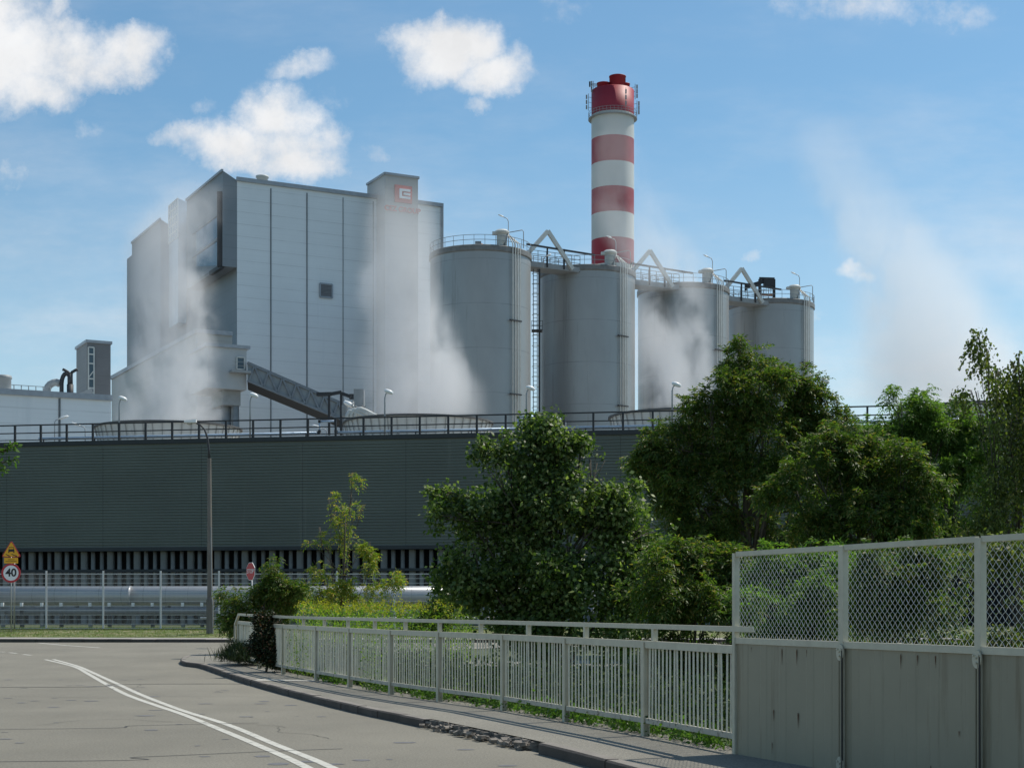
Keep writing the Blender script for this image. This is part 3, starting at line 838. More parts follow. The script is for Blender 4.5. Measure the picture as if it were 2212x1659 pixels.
FSP = [(-22.3, 102.2), (-5.9, 99.0), (10.6, 96.0), (27.4, 92.9)]
FSL = ['round fan stack, leftmost, behind the arm of the street lamp', 'round fan stack left of the tallest silo, below the conveyor foot',
       'round fan stack in front of the third silo, partly behind the big tree', 'round fan stack at the far right behind the birch twigs']
for i, ((x, y), l) in enumerate(zip(FSP, FSL)):
    if i == 0: fs0.location = (x, y, WTOP); fs0['label'] = l
    else: dup(fs0, (x, y, WTOP), l, rz=i * .3)

# lamps on the roof
def deck_lamp(h, arm, name='roof_lamp'):
    t = thing(name, (0, 0, 0), 'x', 'lamp', 'lamps on the cooling tower roof')
    mb = MB(); mb.tube([(0, 0, 0), (0, 0, h - .2), (arm * .25, -.02, h), (arm * .6, -.05, h + .08)], [.055, .04, .035, .03], 8); mb.build('pole', M_POLE, t, True)
    mb = MB(); mb.lathe((0, 0, 0), [(0.0, .16), (.10, .15), (.17, .09), (.185, 0), (.15, -.06), (0, -.08)], 16)
    M4 = Matrix.Translation((arm, -.08, h + .10)) @ Matrix.Rotation(.35, 4, 'Y') @ Matrix.Scale(1.5, 4, (1, 0, 0))
    mb.v = [tuple(M4 @ Vector(p)) for p in mb.v]; mb.build('lamp_head', M_LAMP, t, True)
    return t
l0 = deck_lamp(2.35, .22)
spots = [(255, 'leftmost tall roof lamp, in front of the leftmost fan stack'), (538, 'tall roof lamp between the first and second fan stacks'), (829, 'tall roof lamp in front of the second fan stack'),
         (1135, 'tall roof lamp at the foot of the tallest silo'), (1450, 'tall roof lamp in front of the third fan stack'), (1770, 'tall roof lamp behind the top of the big tree')]
for i, (xp, lab) in enumerate(spots):
    k = (xp - CX0) / FPX; X = 88.25 * k / (1 - WS * k); p = wp(X, -.3, WTOP)
    if i == 0: l0.location = p; l0['label'] = lab
    else: dup(l0, p, lab)
def flat_lamp(px, py, D, h, rz, lab):
    p = PX(px, py, D); t = thing('roof_lamp', (p.x, p.y, p.z - h), lab, 'lamp', 'lamps on the cooling tower roof')
    b = Vector((p.x, p.y, p.z - h)); ca = Vector((math.cos(rz), math.sin(rz) * .3, 0))
    mb = MB(); mb.tube([b, b + Vector((0, 0, h - .25)), b + Vector((0, 0, h - .1)) + ca * .1, b + Vector((0, 0, h)) + ca * .35], .035, 8); mb.build('pole', M_POLE, t, True)
    mb = MB(); c = b + Vector((0, 0, h + .06)) + ca * .62
    mb.lathe((0, 0, 0), [(0, .09), (.12, .08), (.17, 0), (.12, -.05), (0, -.06)], 14)
    M4 = Matrix.Translation(c) @ Matrix.Rotation(rz, 4, 'Z') @ Matrix.Rotation(-.3, 4, 'Y') @ Matrix.Scale(2.2, 4, (1, 0, 0))
    mb.v = [tuple(M4 @ Vector(q)) for q in mb.v]; mb.build('lamp_head', M_LAMP, t, True)
flat_lamp(118, 904, 106, 1.6, 0, 'small arm lamp left of the leftmost fan stack, nearer the frame edge')
flat_lamp(184, 919, 104, 1.2, math.pi, 'lowest small arm lamp just left of the leftmost fan stack')
flat_lamp(706, 924, 101, 1.1, math.pi, 'small arm lamp low between the first two fan stacks')
flat_lamp(1222, 905, 103, 1.2, math.pi, 'small arm lamp behind the railing left of the third fan stack')

mb = MB(); mb.quad((-160, 104, .604), (180, 104, .604), (220, 420, .604), (-220, 420, .604)); tag(mb.build('yard', mat('yard_concrete', (.28, .265, .24), .9, var=.12, scale=.1)), kind='structure')  # unseen concrete ground, added to bounce sunlight onto the facades
# ---------------------------------------------------------------- main boiler house
E1 = Vector((.888, .46, 0)); E1.normalize(); E2 = Vector((-E1.y, E1.x, 0))
C0 = Vector((-34.94, 200, 0))
HT = 55.75
def onA(xp, off=0.0, base=C0):      # distance along facade (E1) for photo x
    k = (xp - CX0) / FPX; o = base - E2 * off
    return (k * o.y - o.x) / (E1.x - k * E1.y)
def onB(xp, base=C0, off=0.0):      # along left flank (E2)
    k = (xp - CX0) / FPX; o = base - E1 * off
    return (k * o.y - o.x) / (E2.x - k * E2.y)
def zat(yp, D): return EYE - (yp - HZ) * D / FPX
def fp(s, off, z, base=C0): p = base + E1 * s - E2 * off; return Vector((p.x, p.y, z))
def gp(t, off, z, base=C0): p = base + E2 * t - E1 * off; return Vector((p.x, p.y, z))
bh = thing('boiler_house', (C0.x, C0.y, .6), 'huge light grey boiler house with panelled walls and a logo shaft', 'power station building')
LA = onA(955); TB = onB(274)
def obox(mb, base, s0, s1, t0, t1, z0, z1, m=0):
    P = [base + E1 * s + E2 * t for s, t in ((s0, t0), (s1, t0), (s1, t1), (s0, t1))]
    return mb.prism([(p.x, p.y) for p in P], z0, z1, m)
t403, t365, t345, t285 = onB(403), onB(365, C0, 1.2), onB(347, C0, 2.0), onB(285, C0, 2.0)
mb = MB(); mb.quad(fp(0, 0, .3), fp(LA, 0, .3), fp(LA, 0, HT), fp(0, 0, HT)); mb.build('front_wall', M_FACADE, bh)
mb = MB(); mb.quad(fp(LA, 0, .3), fp(LA, -t403, .3), fp(LA, -t403, HT), fp(LA, 0, HT)); mb.build('right_wall', M_FACADE, bh)
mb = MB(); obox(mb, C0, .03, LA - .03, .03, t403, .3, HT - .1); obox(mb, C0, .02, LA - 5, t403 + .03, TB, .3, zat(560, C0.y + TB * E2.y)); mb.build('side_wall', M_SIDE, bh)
# roof trims
mb = MB(); mb.bar(fp(-.1, .12, HT + .15), fp(LA + .1, .12, HT + .15), .3, .5); mb.bar(fp(LA, .05, 1), fp(LA, .05, HT), .35, .35, up=(0, 1, 0)); mb.build('roof_trim', M_TRIM, bh)
for xp in (585, 663, 741, 806):
    s = onA(xp, .02); mb = MB(); w = .14 if xp in (585, 663) else .07
    mb.box(fp(s, .03, HT / 2), (w, .08, HT - 1), rz=math.atan2(E1.y, E1.x)); mb.build('panel_seam', M_SEAM, bh)
s0, s1 = onA(690.5), onA(717); D = fp((s0 + s1) / 2, 0, 0).y
mb = MB(); mb.bar(fp(s0, .06, (zat(614, D) + zat(643, D)) / 2), fp(s1, .06, (zat(614, D) + zat(643, D)) / 2), .12, zat(614, D) - zat(643, D)); w_ = mb.build('louvre', M_LOUVRE, bh)
mb = MB(); zc0, zc1 = zat(643, D), zat(614, D)
for a, b in (((s0, zc0), (s1, zc0)), ((s0, zc1), (s1, zc1)), ((s0, zc0), (s0, zc1)), ((s1, zc0), (s1, zc1))):
    mb.bar(fp(a[0], .1, a[1]), fp(b[0], .1, b[1]), .2, .2, up=E2)
mb.build('frame', M_TRIM, w_)
# roof vent
s = onA(588); p = fp(s, -4, HT - .1); mb = MB(); mb.lathe(p, [(.72, 0), (.72, 1.9), (.85, 1.95), (.85, 2.15), (0, 2.3)], 20); mb.build('roof_vent', M_PALE, bh, True)
# shaft with the sign
SOFF = 3.0
sa, sb = onA(832, SOFF), onA(903, SOFF); Ds_ = fp(sa, SOFF, 0).y; ZS = zat(376.5, Ds_)
shaft = MB(); obox(shaft, C0, sa, sb, -SOFF, 3.2, .3, ZS); sh = shaft.build('stair_shaft', M_FACADE2, bh)
mb = MB()
for a, b in ((fp(sa - .1, SOFF + .05, ZS + .1), fp(sb + .1, SOFF + .05, ZS + .1)), (fp(sa - .05, SOFF + .1, ZS + .1), fp(sa - .05, -3.2, ZS + .1)), (fp(sb + .05, SOFF + .1, ZS + .1), fp(sb + .05, -3.2, ZS + .1))): mb.bar(a, b, .25, .3)
mb.build('parapet_trim', M_TRIM, sh)
def emblem():
    xa, xb = onA(852, SOFF), onA(889, SOFF); Dm = fp((xa + xb) / 2, SOFF, 0).y; za, zb = zat(439, Dm), zat(402, Dm)
    lg = MB(); lg.bar(fp(xa, SOFF + .12, (za + zb) / 2), fp(xb, SOFF + .12, (za + zb) / 2), .16, zb - za); L_ = lg.build('logo_board', M_LOGORED, bh)
    W_, H_ = xb - xa, zb - za
    def q(mb, u0, v0, u1, v1): mb.bar(fp(xa + W_ * u0, SOFF + .32, za + H_ * (v0 + v1) / 2), fp(xa + W_ * u1, SOFF + .32, za + H_ * (v0 + v1) / 2), .22, H_ * (v1 - v0))
    mb = MB()
    q(mb, .24, .22, .86, .35); q(mb, .24, .65, .86, .78); q(mb, .24, .35, .37, .65); q(mb, .48, .44, .86, .56)
    mb.build('logo_mark', M_LOGOWHITE, L_)
emblem()
def text_mesh(txt, size, name, m, parent, origin, xdir, thick=.03, align='CENTER', bold=0.0):
    cu = bpy.data.curves.new('t', 'FONT'); cu.body = txt; cu.size = size; cu.align_x = align; cu.align_y = 'CENTER'; cu.extrude = thick; cu.offset = bold
    to = bpy.data.objects.new('t', cu); COL.objects.link(to)
    dg = bpy.context.evaluated_depsgraph_get(); me = bpy.data.meshes.new_from_object(to.evaluated_get(dg))
    bpy.data.objects.remove(to); bpy.data.curves.remove(cu)
    xd = Vector(xdir).normalized(); zd = Vector((0, 0, 1)); nd = xd.cross(zd)
    off = Vector((0, 0, 0)); q = parent
    while q is not None: off += q.location; q = q.parent
    Mx = Matrix((xd, zd, nd)).transposed().to_4x4(); Mx.translation = Vector(origin) - off
    me.transform(Mx); me.materials.clear(); me.materials.append(m); me.name = name
    o = bpy.data.objects.new(name, me); COL.objects.link(o); o.parent = parent
    return o
xm = onA(869, SOFF); Dm = fp(xm, SOFF, 0).y
text_mesh('CEZ GROUP', .93, 'lettering', M_LOGORED, bh, fp(xm, SOFF + .1, zat(454, Dm)), E1, .06, bold=.02)
# flank bays (stepped out from the left wall)
QB = 1.86; cA = C0 - E1 * QB
zb0, zb1 = zat(575, cA.y), zat(369, cA.y)
tb = onB(403, C0, QB)
def bay(name, t0, t1, q, z0, ztop_out, ztop_in, m, slope_back=.0):
    P = [C0 + E2 * t0 - E1 * .02, C0 + E2 * t0 - E1 * q, C0 + E2 * t1 - E1 * q, C0 + E2 * t1 - E1 * .02]
    mb = MB(); mb.prism([(p.x, p.y) for p in P], z0, [ztop_in, ztop_out, ztop_out, ztop_in]); return mb.build(name, m, bh)
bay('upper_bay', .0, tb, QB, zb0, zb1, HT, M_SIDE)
# bay window bands
Pq = lambda t, z: gp(t, QB + .04, z)
tg0, tg1 = onB(470, C0, QB), onB(425, C0, QB)
mb = MB(); mb.quad(Pq(tg1, zat(560, 205)), Pq(tg0, zat(572, 200.5)), Pq(tg0, zat(462, 200.5)), Pq(tg1, zat(475, 205))); mb.build('window_band', M_GLASSDK, bh)
for zz in (zat(462, 200.5), zat(515, 200.5), zat(573, 200.5)):
    mb = MB(); mb.bar(Pq(tg0 - 1, zz), Pq(tg1 + 2, zz), .18, .35); mb.build('bay_rail', M_TRUSSBAR, bh)
mb = MB(); mb.bar(Pq(.6, zb0), Pq(.6, zb0 + 9.5), .6, .9, up=(1, 0, 0)); mb.bar(Pq(.3, zb0), Pq(5, zb0), .5, .5); mb.build('bay_duct', M_DARKSTEEL, bh)
# glazed lattice
tl0, tl1 = t403, t365
lz1 = zat(429, gp(tl0, 1, 0).y); lz0 = zat(512, gp(tl0, 1, 0).y)
o = bay('lattice_block', tl0, tl1, 1.2, lz0 - 12, lz1, lz1 - .4, mat('lattice_glass', (.40, .50, .58), .2, var=.2, scale=.5))
mb = MB()
for k in range(6):
    t = tl0 + (tl1 - tl0) * k / 5; mb.bar(gp(t, 1.24, lz0), gp(t, 1.24, lz1), .12, .12, up=E2)
for k in range(6):
    z = lz0 + (lz1 - lz0) * k / 5; mb.bar(gp(tl0, 1.24, z), gp(tl1, 1.24, z), .12, .12)
mb.build('lattice_bars', M_SIGNWHITE, o)
zB = zat(475, gp(t345, 1.5, 0).y)
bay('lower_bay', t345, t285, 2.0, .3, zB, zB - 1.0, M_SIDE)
mb = MB(); mb.bar(gp(t345, 2.05, zB + .05), gp(t285, 2.05, zB + .05), .25, .3); mb.build('bay_trim', M_TRIM, bh)
mb = MB(); mb.bar(gp(0, QB + .05, zb1 + .05), gp(tb, QB + .05, zb1 + .05), .25, .3); mb.build('bay_trim', M_TRIM, bh)

# annex in front of the boiler house
AX = thing('annex', (-36, 186, .6), 'pale grey annex wing in front of the boiler house, half hidden by steam', 'industrial building')
CA = Vector(((425 - CX0) / FPX * 186, 186, 0))
def onAx(xp, base): return onA(xp, 0, base)
mb = MB(); sA = onAx(501.5, CA); tA = onB(241, CA); obox(mb, CA, 0, sA, 0, tA, .3, zat(717, 186)); mb.build('walls', M_FACADE2, AX)
mb = MB(); zt = zat(717, 186)
for a, b in ((CA - E2 * .05, CA + E1 * sA - E2 * .05), (CA - E1 * .05, CA + E2 * tA - E1 * .05)):
    mb.bar((a.x, a.y, zt + .1), (b.x, b.y, zt + .1), .3, .5)
mb.build('roof_trim', M_TRIM, AX)

# transfer tower and conveyor
TT = thing('transfer_tower', (-32, 168, .6), 'raised pale grey transfer house where the inclined conveyor ends', 'industrial building')
CT = Vector(((448 - CX0) / FPX * 168, 168, 0)); sT = onAx(532.5, CT); zt0, zt1 = zat(837, 168), zat(748, 168)
mb = MB(); obox(mb, CT, 0, sT, 0, 7, zt0, zt1); mb.build('walls', mat('transfer_house_panel', (.38, .40, .41), .55, var=.08, scale=.3), TT)
mb = MB(); obox(mb, CT, -.25, sT + .35, -.25, 7.2, zt1, zt1 + .35); mb.build('roof', M_TRIM, TT)
mb = MB(); q0 = CT + E1 * (sT * .66) + E2 * 2.5
mb.tube([(q0.x, q0.y, .5), (q0.x, q0.y, zt0 - 1.2)], .55, 16)
q1 = CT + E1 * (sT * .82) + E2 * 1.5
mb.tube([(q1.x + .6, q1.y, .5), (q1.x, q1.y, zt0 - 1)], .38, 14); mb.build('leg', M_GREYSTEEL, TT, True)
mb = MB(); obox(mb, CT, sT * .45, sT * .92, 1, 5, zt0 - 1.6, zt0 - .02); mb.build('leg_head', M_GREYSTEEL, TT)
ws0, ws1 = onAx(511, CT), onAx(527, CT); wz0, wz1 = zat(793, 168), zat(767, 168)
def cp_(s, off, z): p = CT + E1 * s - E2 * off; return Vector((p.x, p.y, z))
mb = MB(); mb.bar(cp_(ws0, .04, (wz0 + wz1) / 2), cp_(ws1, .04, (wz0 + wz1) / 2), .06, wz1 - wz0); wn = mb.build('door', M_GLASSDK, TT)
mb = MB()
for a, b in (((ws0, wz0), (ws1, wz0)), ((ws0, wz1), (ws1, wz1)), ((ws0, wz0), (ws0, wz1)), ((ws1, wz0), (ws1, wz1))): mb.bar(cp_(a[0], .1, a[1]), cp_(b[0], .1, b[1]), .12, .14, up=E2)
mb.build('frame', M_PALE, wn)
mb = MB(); mb.bar(cp_(ws0 - .8, .5, wz0 - .35), cp_(ws1 + .5, .5, wz0 - .35), 1.0, .25)
for zz in (.45, .85): mb.bar(cp_(ws0 - .8, .95, wz0 - .2 + zz), cp_(ws1 + .5, .95, wz0 - .2 + zz), .04, .04)
mb.build('balcony', M_GREYSTEEL, TT)

cv = thing('conveyor_gallery', (-25, 168, 20), 'inclined grey conveyor gallery with zigzag truss sides running down to the right', 'conveyor')
a_t, a_b = PX(534.5, 784, 169.5), PX(534.5, 822, 169.5); b_t, b_b = PX(746, 875, 172), PX(746, 909.5, 172)
wv = Vector((-.16, 1, 0)).normalized() * 7.2
mb = MB(); mb.add([a_b, b_b, b_t, a_t, a_b + wv, b_b + wv, b_t + wv, a_t + wv], [(0, 1, 2, 3), (7, 6, 5, 4), (3, 2, 6, 7), (1, 5, 6, 2), (0, 3, 7, 4)]); mb.build('side_panels', M_TRUSS, cv)
mb = MB(); dn = Vector((0, 0, -.02)); mb.quad(a_b + dn, b_b + dn, b_b + wv + dn, a_b + wv + dn); mb.build('underside', M_UNDER, cv)
mb = MB(); fo = Vector((0, -.12, 0))
mb.bar(a_t + fo, b_t + fo, .25, .3); mb.bar(a_b + fo, b_b + fo, .25, .25); nt_ = 7
for k in range(nt_):
    t0, t1, t2 = k / nt_, (k + .5) / nt_, (k + 1) / nt_
    bt = lambda t: a_b.lerp(b_b, t) + fo * 1.5; tt = lambda t: a_t.lerp(b_t, t) + fo * 1.5
    mb.bar(bt(t0 + .02), tt(t1), .14, .18); mb.bar(tt(t1), bt(t2 + .02 if t2 < .97 else t2), .14, .18)
mb.build('truss', M_TRUSSBAR, cv)
# gantry and pipes at the conveyor foot
gt = thing('pipe_gantry', (-19, 150, 12), 'dark steel gantry frame standing in front of the conveyor foot', 'gantry')
mb = MB(); D = 150
for x, y0 in ((711, 852), (737, 848)): mb.bar(PX(x, 940, D), PX(x, y0, D), .22, .22)
mb.build('post', M_DARKSTEEL, gt)
mb = MB()
mb.bar(PX(684, 852, D), PX(716, 851, D), .3, .35); mb.bar(PX(716, 851, D), PX(738, 847, D), .3, .3); mb.bar(PX(738, 850, D), PX(758, 857, D), .3, .3); mb.bar(PX(755, 857, D + 4), PX(782, 857, D + 4), .4, .5)
mb.build('beam', M_DARKSTEEL, gt)
pc = thing('pipe_cluster', (-15, 140, 12), 'cluster of pale bent pipes where the conveyor meets the second fan stack', 'pipes')
for k, (x, y) in enumerate(((752, 893), (761, 890), (770, 888))):
    mb = MB(); mb.tube([PX(x - 3, 912, 135), PX(x - 2, y + 4, 135), PX(x + 3, y - 5, 135), PX(x + 10, y - 5, 135), PX(x + 22, y, 135), PX(x + 45, y + 12, 135)], .17, 8); mb.build('bent_pipe', M_PALE, pc, True)
mb = MB()
for k in range(16):
    x = random.uniform(745, 790); y = random.uniform(872, 900); p = PX(x, y, 138 + random.uniform(0, 4)); q_ = PX(x + random.uniform(-8, 12), y + random.uniform(-14, 14), 139)
    mb.bar(p, q_, .1, .1)
mb.box(PX(776, 868, 142), (.9, .9, 2.2)); mb.box(PX(745, 888, 141), (.5, .5, 1.0)); mb.build('scaffold', M_GREYSTEEL, pc)
lp = PX(753, 874, 140)
t = thing('site_lamp', (lp.x, lp.y, lp.z - 3), 'small bright lamp above the bent pipes at the conveyor foot', 'lamp')
mb = MB(); mb.tube([lp - Vector((.2, 0, 3)), lp - Vector((.2, 0, 0))], .06, 6); mb.build('pole', M_POLE, t)
mb = MB(); mb.lathe((0, 0, 0), [(0, .28), (.3, .2), (.36, 0), (.25, -.15), (0, -.2)], 12); M4 = Matrix.Translation(lp) @ Matrix.Rotation(.5, 4, 'Y') @ Matrix.Scale(1.5, 4, (1, 0, 0)); mb.v = [tuple(M4 @ Vector(q)) for q in mb.v]; mb.build('lamp_head', M_LAMP, t, True)

# low hall and stair tower at the left
LH = thing('low_hall', (-48, 150, .6), 'long low light grey hall at the left with roof ducts above it', 'industrial building')
CL = Vector(((240 - CX0) / FPX * 156, 156, 0)); zl = zat(862, 156)
sL = -26.0
mb = MB(); obox(mb, CL, sL, 0, 0, 30, .3, zl); mb.build('walls', M_FACADE, LH)
mb = MB(); a, b = CL + E1 * sL - E2 * .08, CL - E2 * .08; mb.bar((a.x, a.y, zl + .1), (b.x, b.y, zl + .1), .3, .55); b2 = CL + E2 * 30; mb.bar((CL.x, CL.y, zl + .1), (b2.x, b2.y, zl + .1), .3, .5); mb.build('roof_trim', M_TRIM, LH)
s = onAx(129, CL); p = CL + E1 * s; mb = MB(); mb.box((p.x, p.y - .06, zl / 2), (.18, .1, zl - .5)); mb.build('panel_seam', M_SEAM, LH)
mb = MB(); q = CL + E1 * (onAx(14, CL)) + E2 * 2; mb.lathe((q.x, q.y, zl), [(.78, 0), (.78, 1.55), (.86, 1.6), (.86, 1.72), (.8, 1.9), (0, 2.0)], 20); mb.build('roof_vent', M_GREYSTEEL, LH, True)
mb = MB()
q0, q1 = CL + E1 * onAx(26, CL) + E2 * 3, CL + E1 * onAx(122, CL) + E2 * 3
for h in (.65, 1.2): mb.bar((q0.x, q0.y, zl + h), (q1.x, q1.y, zl + h), .06, .06)
for k in range(7):
    c = q0.lerp(q1, k / 6); mb.bar((c.x, c.y, zl), (c.x, c.y, zl + 1.22), .07, .07)
mb.build('roof_railing', M_GREYSTEEL, LH)
def duct(px, py, w, h, r, name, m):
    D = 160; b = PX(px, py, D); mb = MB()
    pts = [b + Vector((0, 0, -2)), b + Vector((0, 0, h * .55))] + [b + Vector((w * (1 - math.cos(a)), 0, h * .55 + (h * .45) * math.sin(a))) for a in (.4, .8, 1.2, 1.5)] + [b + Vector((w * 1.25, 0, h * .92))]
    mb.tube(pts, r, 12); return mb.build(name, m, LH, True)
duct(133, 857, .55, 2.4, .22, 'roof_duct', M_DARKSTEEL)
duct(102, 862, 1.0, 1.7, .38, 'roof_duct', M_GREYSTEEL)
mb = MB(); b = PX(151.5, 856, 160)
mb.tube([b + Vector((0, 0, -1)), b + Vector((0, 0, 1.2))], .33, 10); mb.tube([b + Vector((0, 0, 1.2)), b + Vector((0, 0, 2.3))], .27, 10)
for sg in (-1, 1): mb.tube([b + Vector((0, 0, 2.1)), b + Vector((sg * .2, 0, 2.45)), b + Vector((sg * .55, 0, 2.65)), b + Vector((sg * .75, 0, 2.72))], .15, 10)
mb.build('forked_flue', M_DARKSTEEL, LH, True)
mb = MB(); w0 = [PX(147, 862, 158), PX(196, 862, 161), PX(196, 838, 161)]
mb.add([PX(145, 860, 158), PX(200, 866, 158), PX(200, 838, 158), PX(145, 860, 162), PX(200, 866, 162), PX(200, 838, 162)], [(0, 1, 2), (3, 5, 4), (0, 2, 5, 3), (1, 4, 5, 2)]); mb.build('sloping_roof_house', M_GREYSTEEL, LH)

ST = thing('stair_tower', (-45, 170, .6), 'narrow dark grey stair tower with a vertical glazed strip at the left', 'tower')
CS = Vector(((188 - CX0) / FPX * 170, 170, 0)); zs = zat(740, 170)
sS, tS = onAx(239, CS), onB(165, CS)
mb = MB(); obox(mb, CS, 0, sS, 0, tS, .3, zs); mb.build('walls', mat('stair_tower_panel', (.17, .168, .17), .55, var=.10, scale=.4, lines=[(2, 1.0, .05, .85)]), ST)
mb = MB(); obox(mb, CS, -.15, sS + .15, -.15, tS + .15, zs, zs + .3); mb.build('roof', M_TRIM, ST)
def sp_(s, off, z): p = CS + E1 * s - E2 * off; return Vector((p.x, p.y, z))
g0, g1 = onAx(190.5, CS), onAx(202.5, CS); gz0, gz1 = zat(870, 170), zat(750, 170)
mb = MB(); mb.bar(sp_(g0, .04, (gz0 + gz1) / 2), sp_(g1, .04, (gz0 + gz1) / 2), .06, gz1 - gz0); gl = mb.build('glazed_strip', M_GLASSDK, ST)
mb = MB()
for sx in (g0, g1): mb.bar(sp_(sx, .1, gz0), sp_(sx, .1, gz1), .13, .13, up=E2)
for yp in (750, 785, 818, 852, 765, 838): mb.bar(sp_(g0, .1, zat(yp, 170)), sp_(g1, .1, zat(yp, 170)), .12, .14)
mb.bar(sp_(g0, .09, zat(816, 170)), sp_(g1, .09, zat(800, 170)), .06, .1); mb.bar(sp_(g0, .09, zat(838, 170)), sp_(g1, .09, zat(850, 170)), .06, .1)
mb.build('frame', M_PALE, gl)

# ---------------------------------------------------------------- chimney
CD = 300.0; cx = (1323.5 - CX0) / FPX * CD; CRAD = 46.0 / FPX * CD
ch = thing('chimney', (cx, CD, .6), 'tall round chimney banded in red and white', 'chimney')
Dn = CD - CRAD
bys = [237.5, 290.5, 346, 400.5, 455.5, 511, 567]
bz = [zat(y, Dn) for y in bys] + [.6]
topz = zat(183, Dn)
zz = [topz] + bz
for i in range(len(zz) - 1):
    mb = MB(); r = CRAD
    mb.lathe((cx, CD, 0), [(r, zz[i + 1]), (r, zz[i])] + ([(r - .5, zz[i]), (r - .5, zz[i] - 2)] if i == 0 else []), 64)
    mb.build('red_band' if i % 2 == 0 else 'white_band', M_RED if i % 2 == 0 else M_WHITE, ch, True)
mb = MB(); mb.lathe((cx, CD, 0), [(CRAD - .4, topz - .5), (0, topz - .4)], 48); mb.build('cap', M_DARKSTEEL, ch)
for xp, yp, r in ((1333, 163, 1.55), (1303, 178, 1.25), (1349, 179, .9)):
    c = ((xp - CX0) / FPX * CD, CD - 1.2); mb = MB(); zf = zat(yp, CD - 2); mb.lathe((c[0], c[1], 0), [(r, topz - 1), (r, zf - .12), (r + .07, zf - .12), (r + .07, zf), (r - .1, zf), (r - .1, zf - 1)], 32); mb.build('flue', M_RED, ch, True)
mb = MB(); zg = zat(241, Dn)
for h, rr_ in ((-.3, .12), (.45, .05), (.95, .05)):
    for k in range(40):
        a, b = 2 * math.pi * k / 40, 2 * math.pi * (k + 1) / 40; q = CRAD + .55
        mb.bar((cx + q * math.cos(a), CD + q * math.sin(a), zg + h), (cx + q * math.cos(b), CD + q * math.sin(b), zg + h), rr_, rr_)
for k in range(40):
    a = 2 * math.pi * k / 40; q = CRAD + .55; mb.bar((cx + q * math.cos(a), CD + q * math.sin(a), zg - .3), (cx + q * math.cos(a), CD + q * math.sin(a), zg + .95), .05, .05)
mb.lathe((cx, CD, zg), [(CRAD, -.35), (CRAD + .45, -.35), (CRAD + .45, -.25), (CRAD, -.25)], 40)
mb.build('gallery', M_GREYSTEEL, ch)
def antenna(px, py0, py1, D, off):
    mb = MB(); a, b = PX(px, py0, D), PX(px, py1, D); mb.bar(a, b, .1, .1)
    for k in range(3):
        c = a.lerp(b, .2 + .3 * k); mb.box(c + Vector((off * .35, -.1, 0)), (.28, .2, .75)); mb.bar(c, c + Vector((-off * 1.0, 0, -.2)), .06, .06)
    mb.build('antenna', M_GREYSTEEL, ch)
antenna(1271, 203, 240, 300, -1); antenna(1376, 218, 250, 300, 1); antenna(1372, 182, 215, 300, 1); antenna(1282, 176, 200, 299, -1); antenna(1352, 190, 232, 295.2, 0); antenna(1278, 180, 186, 299, -1)

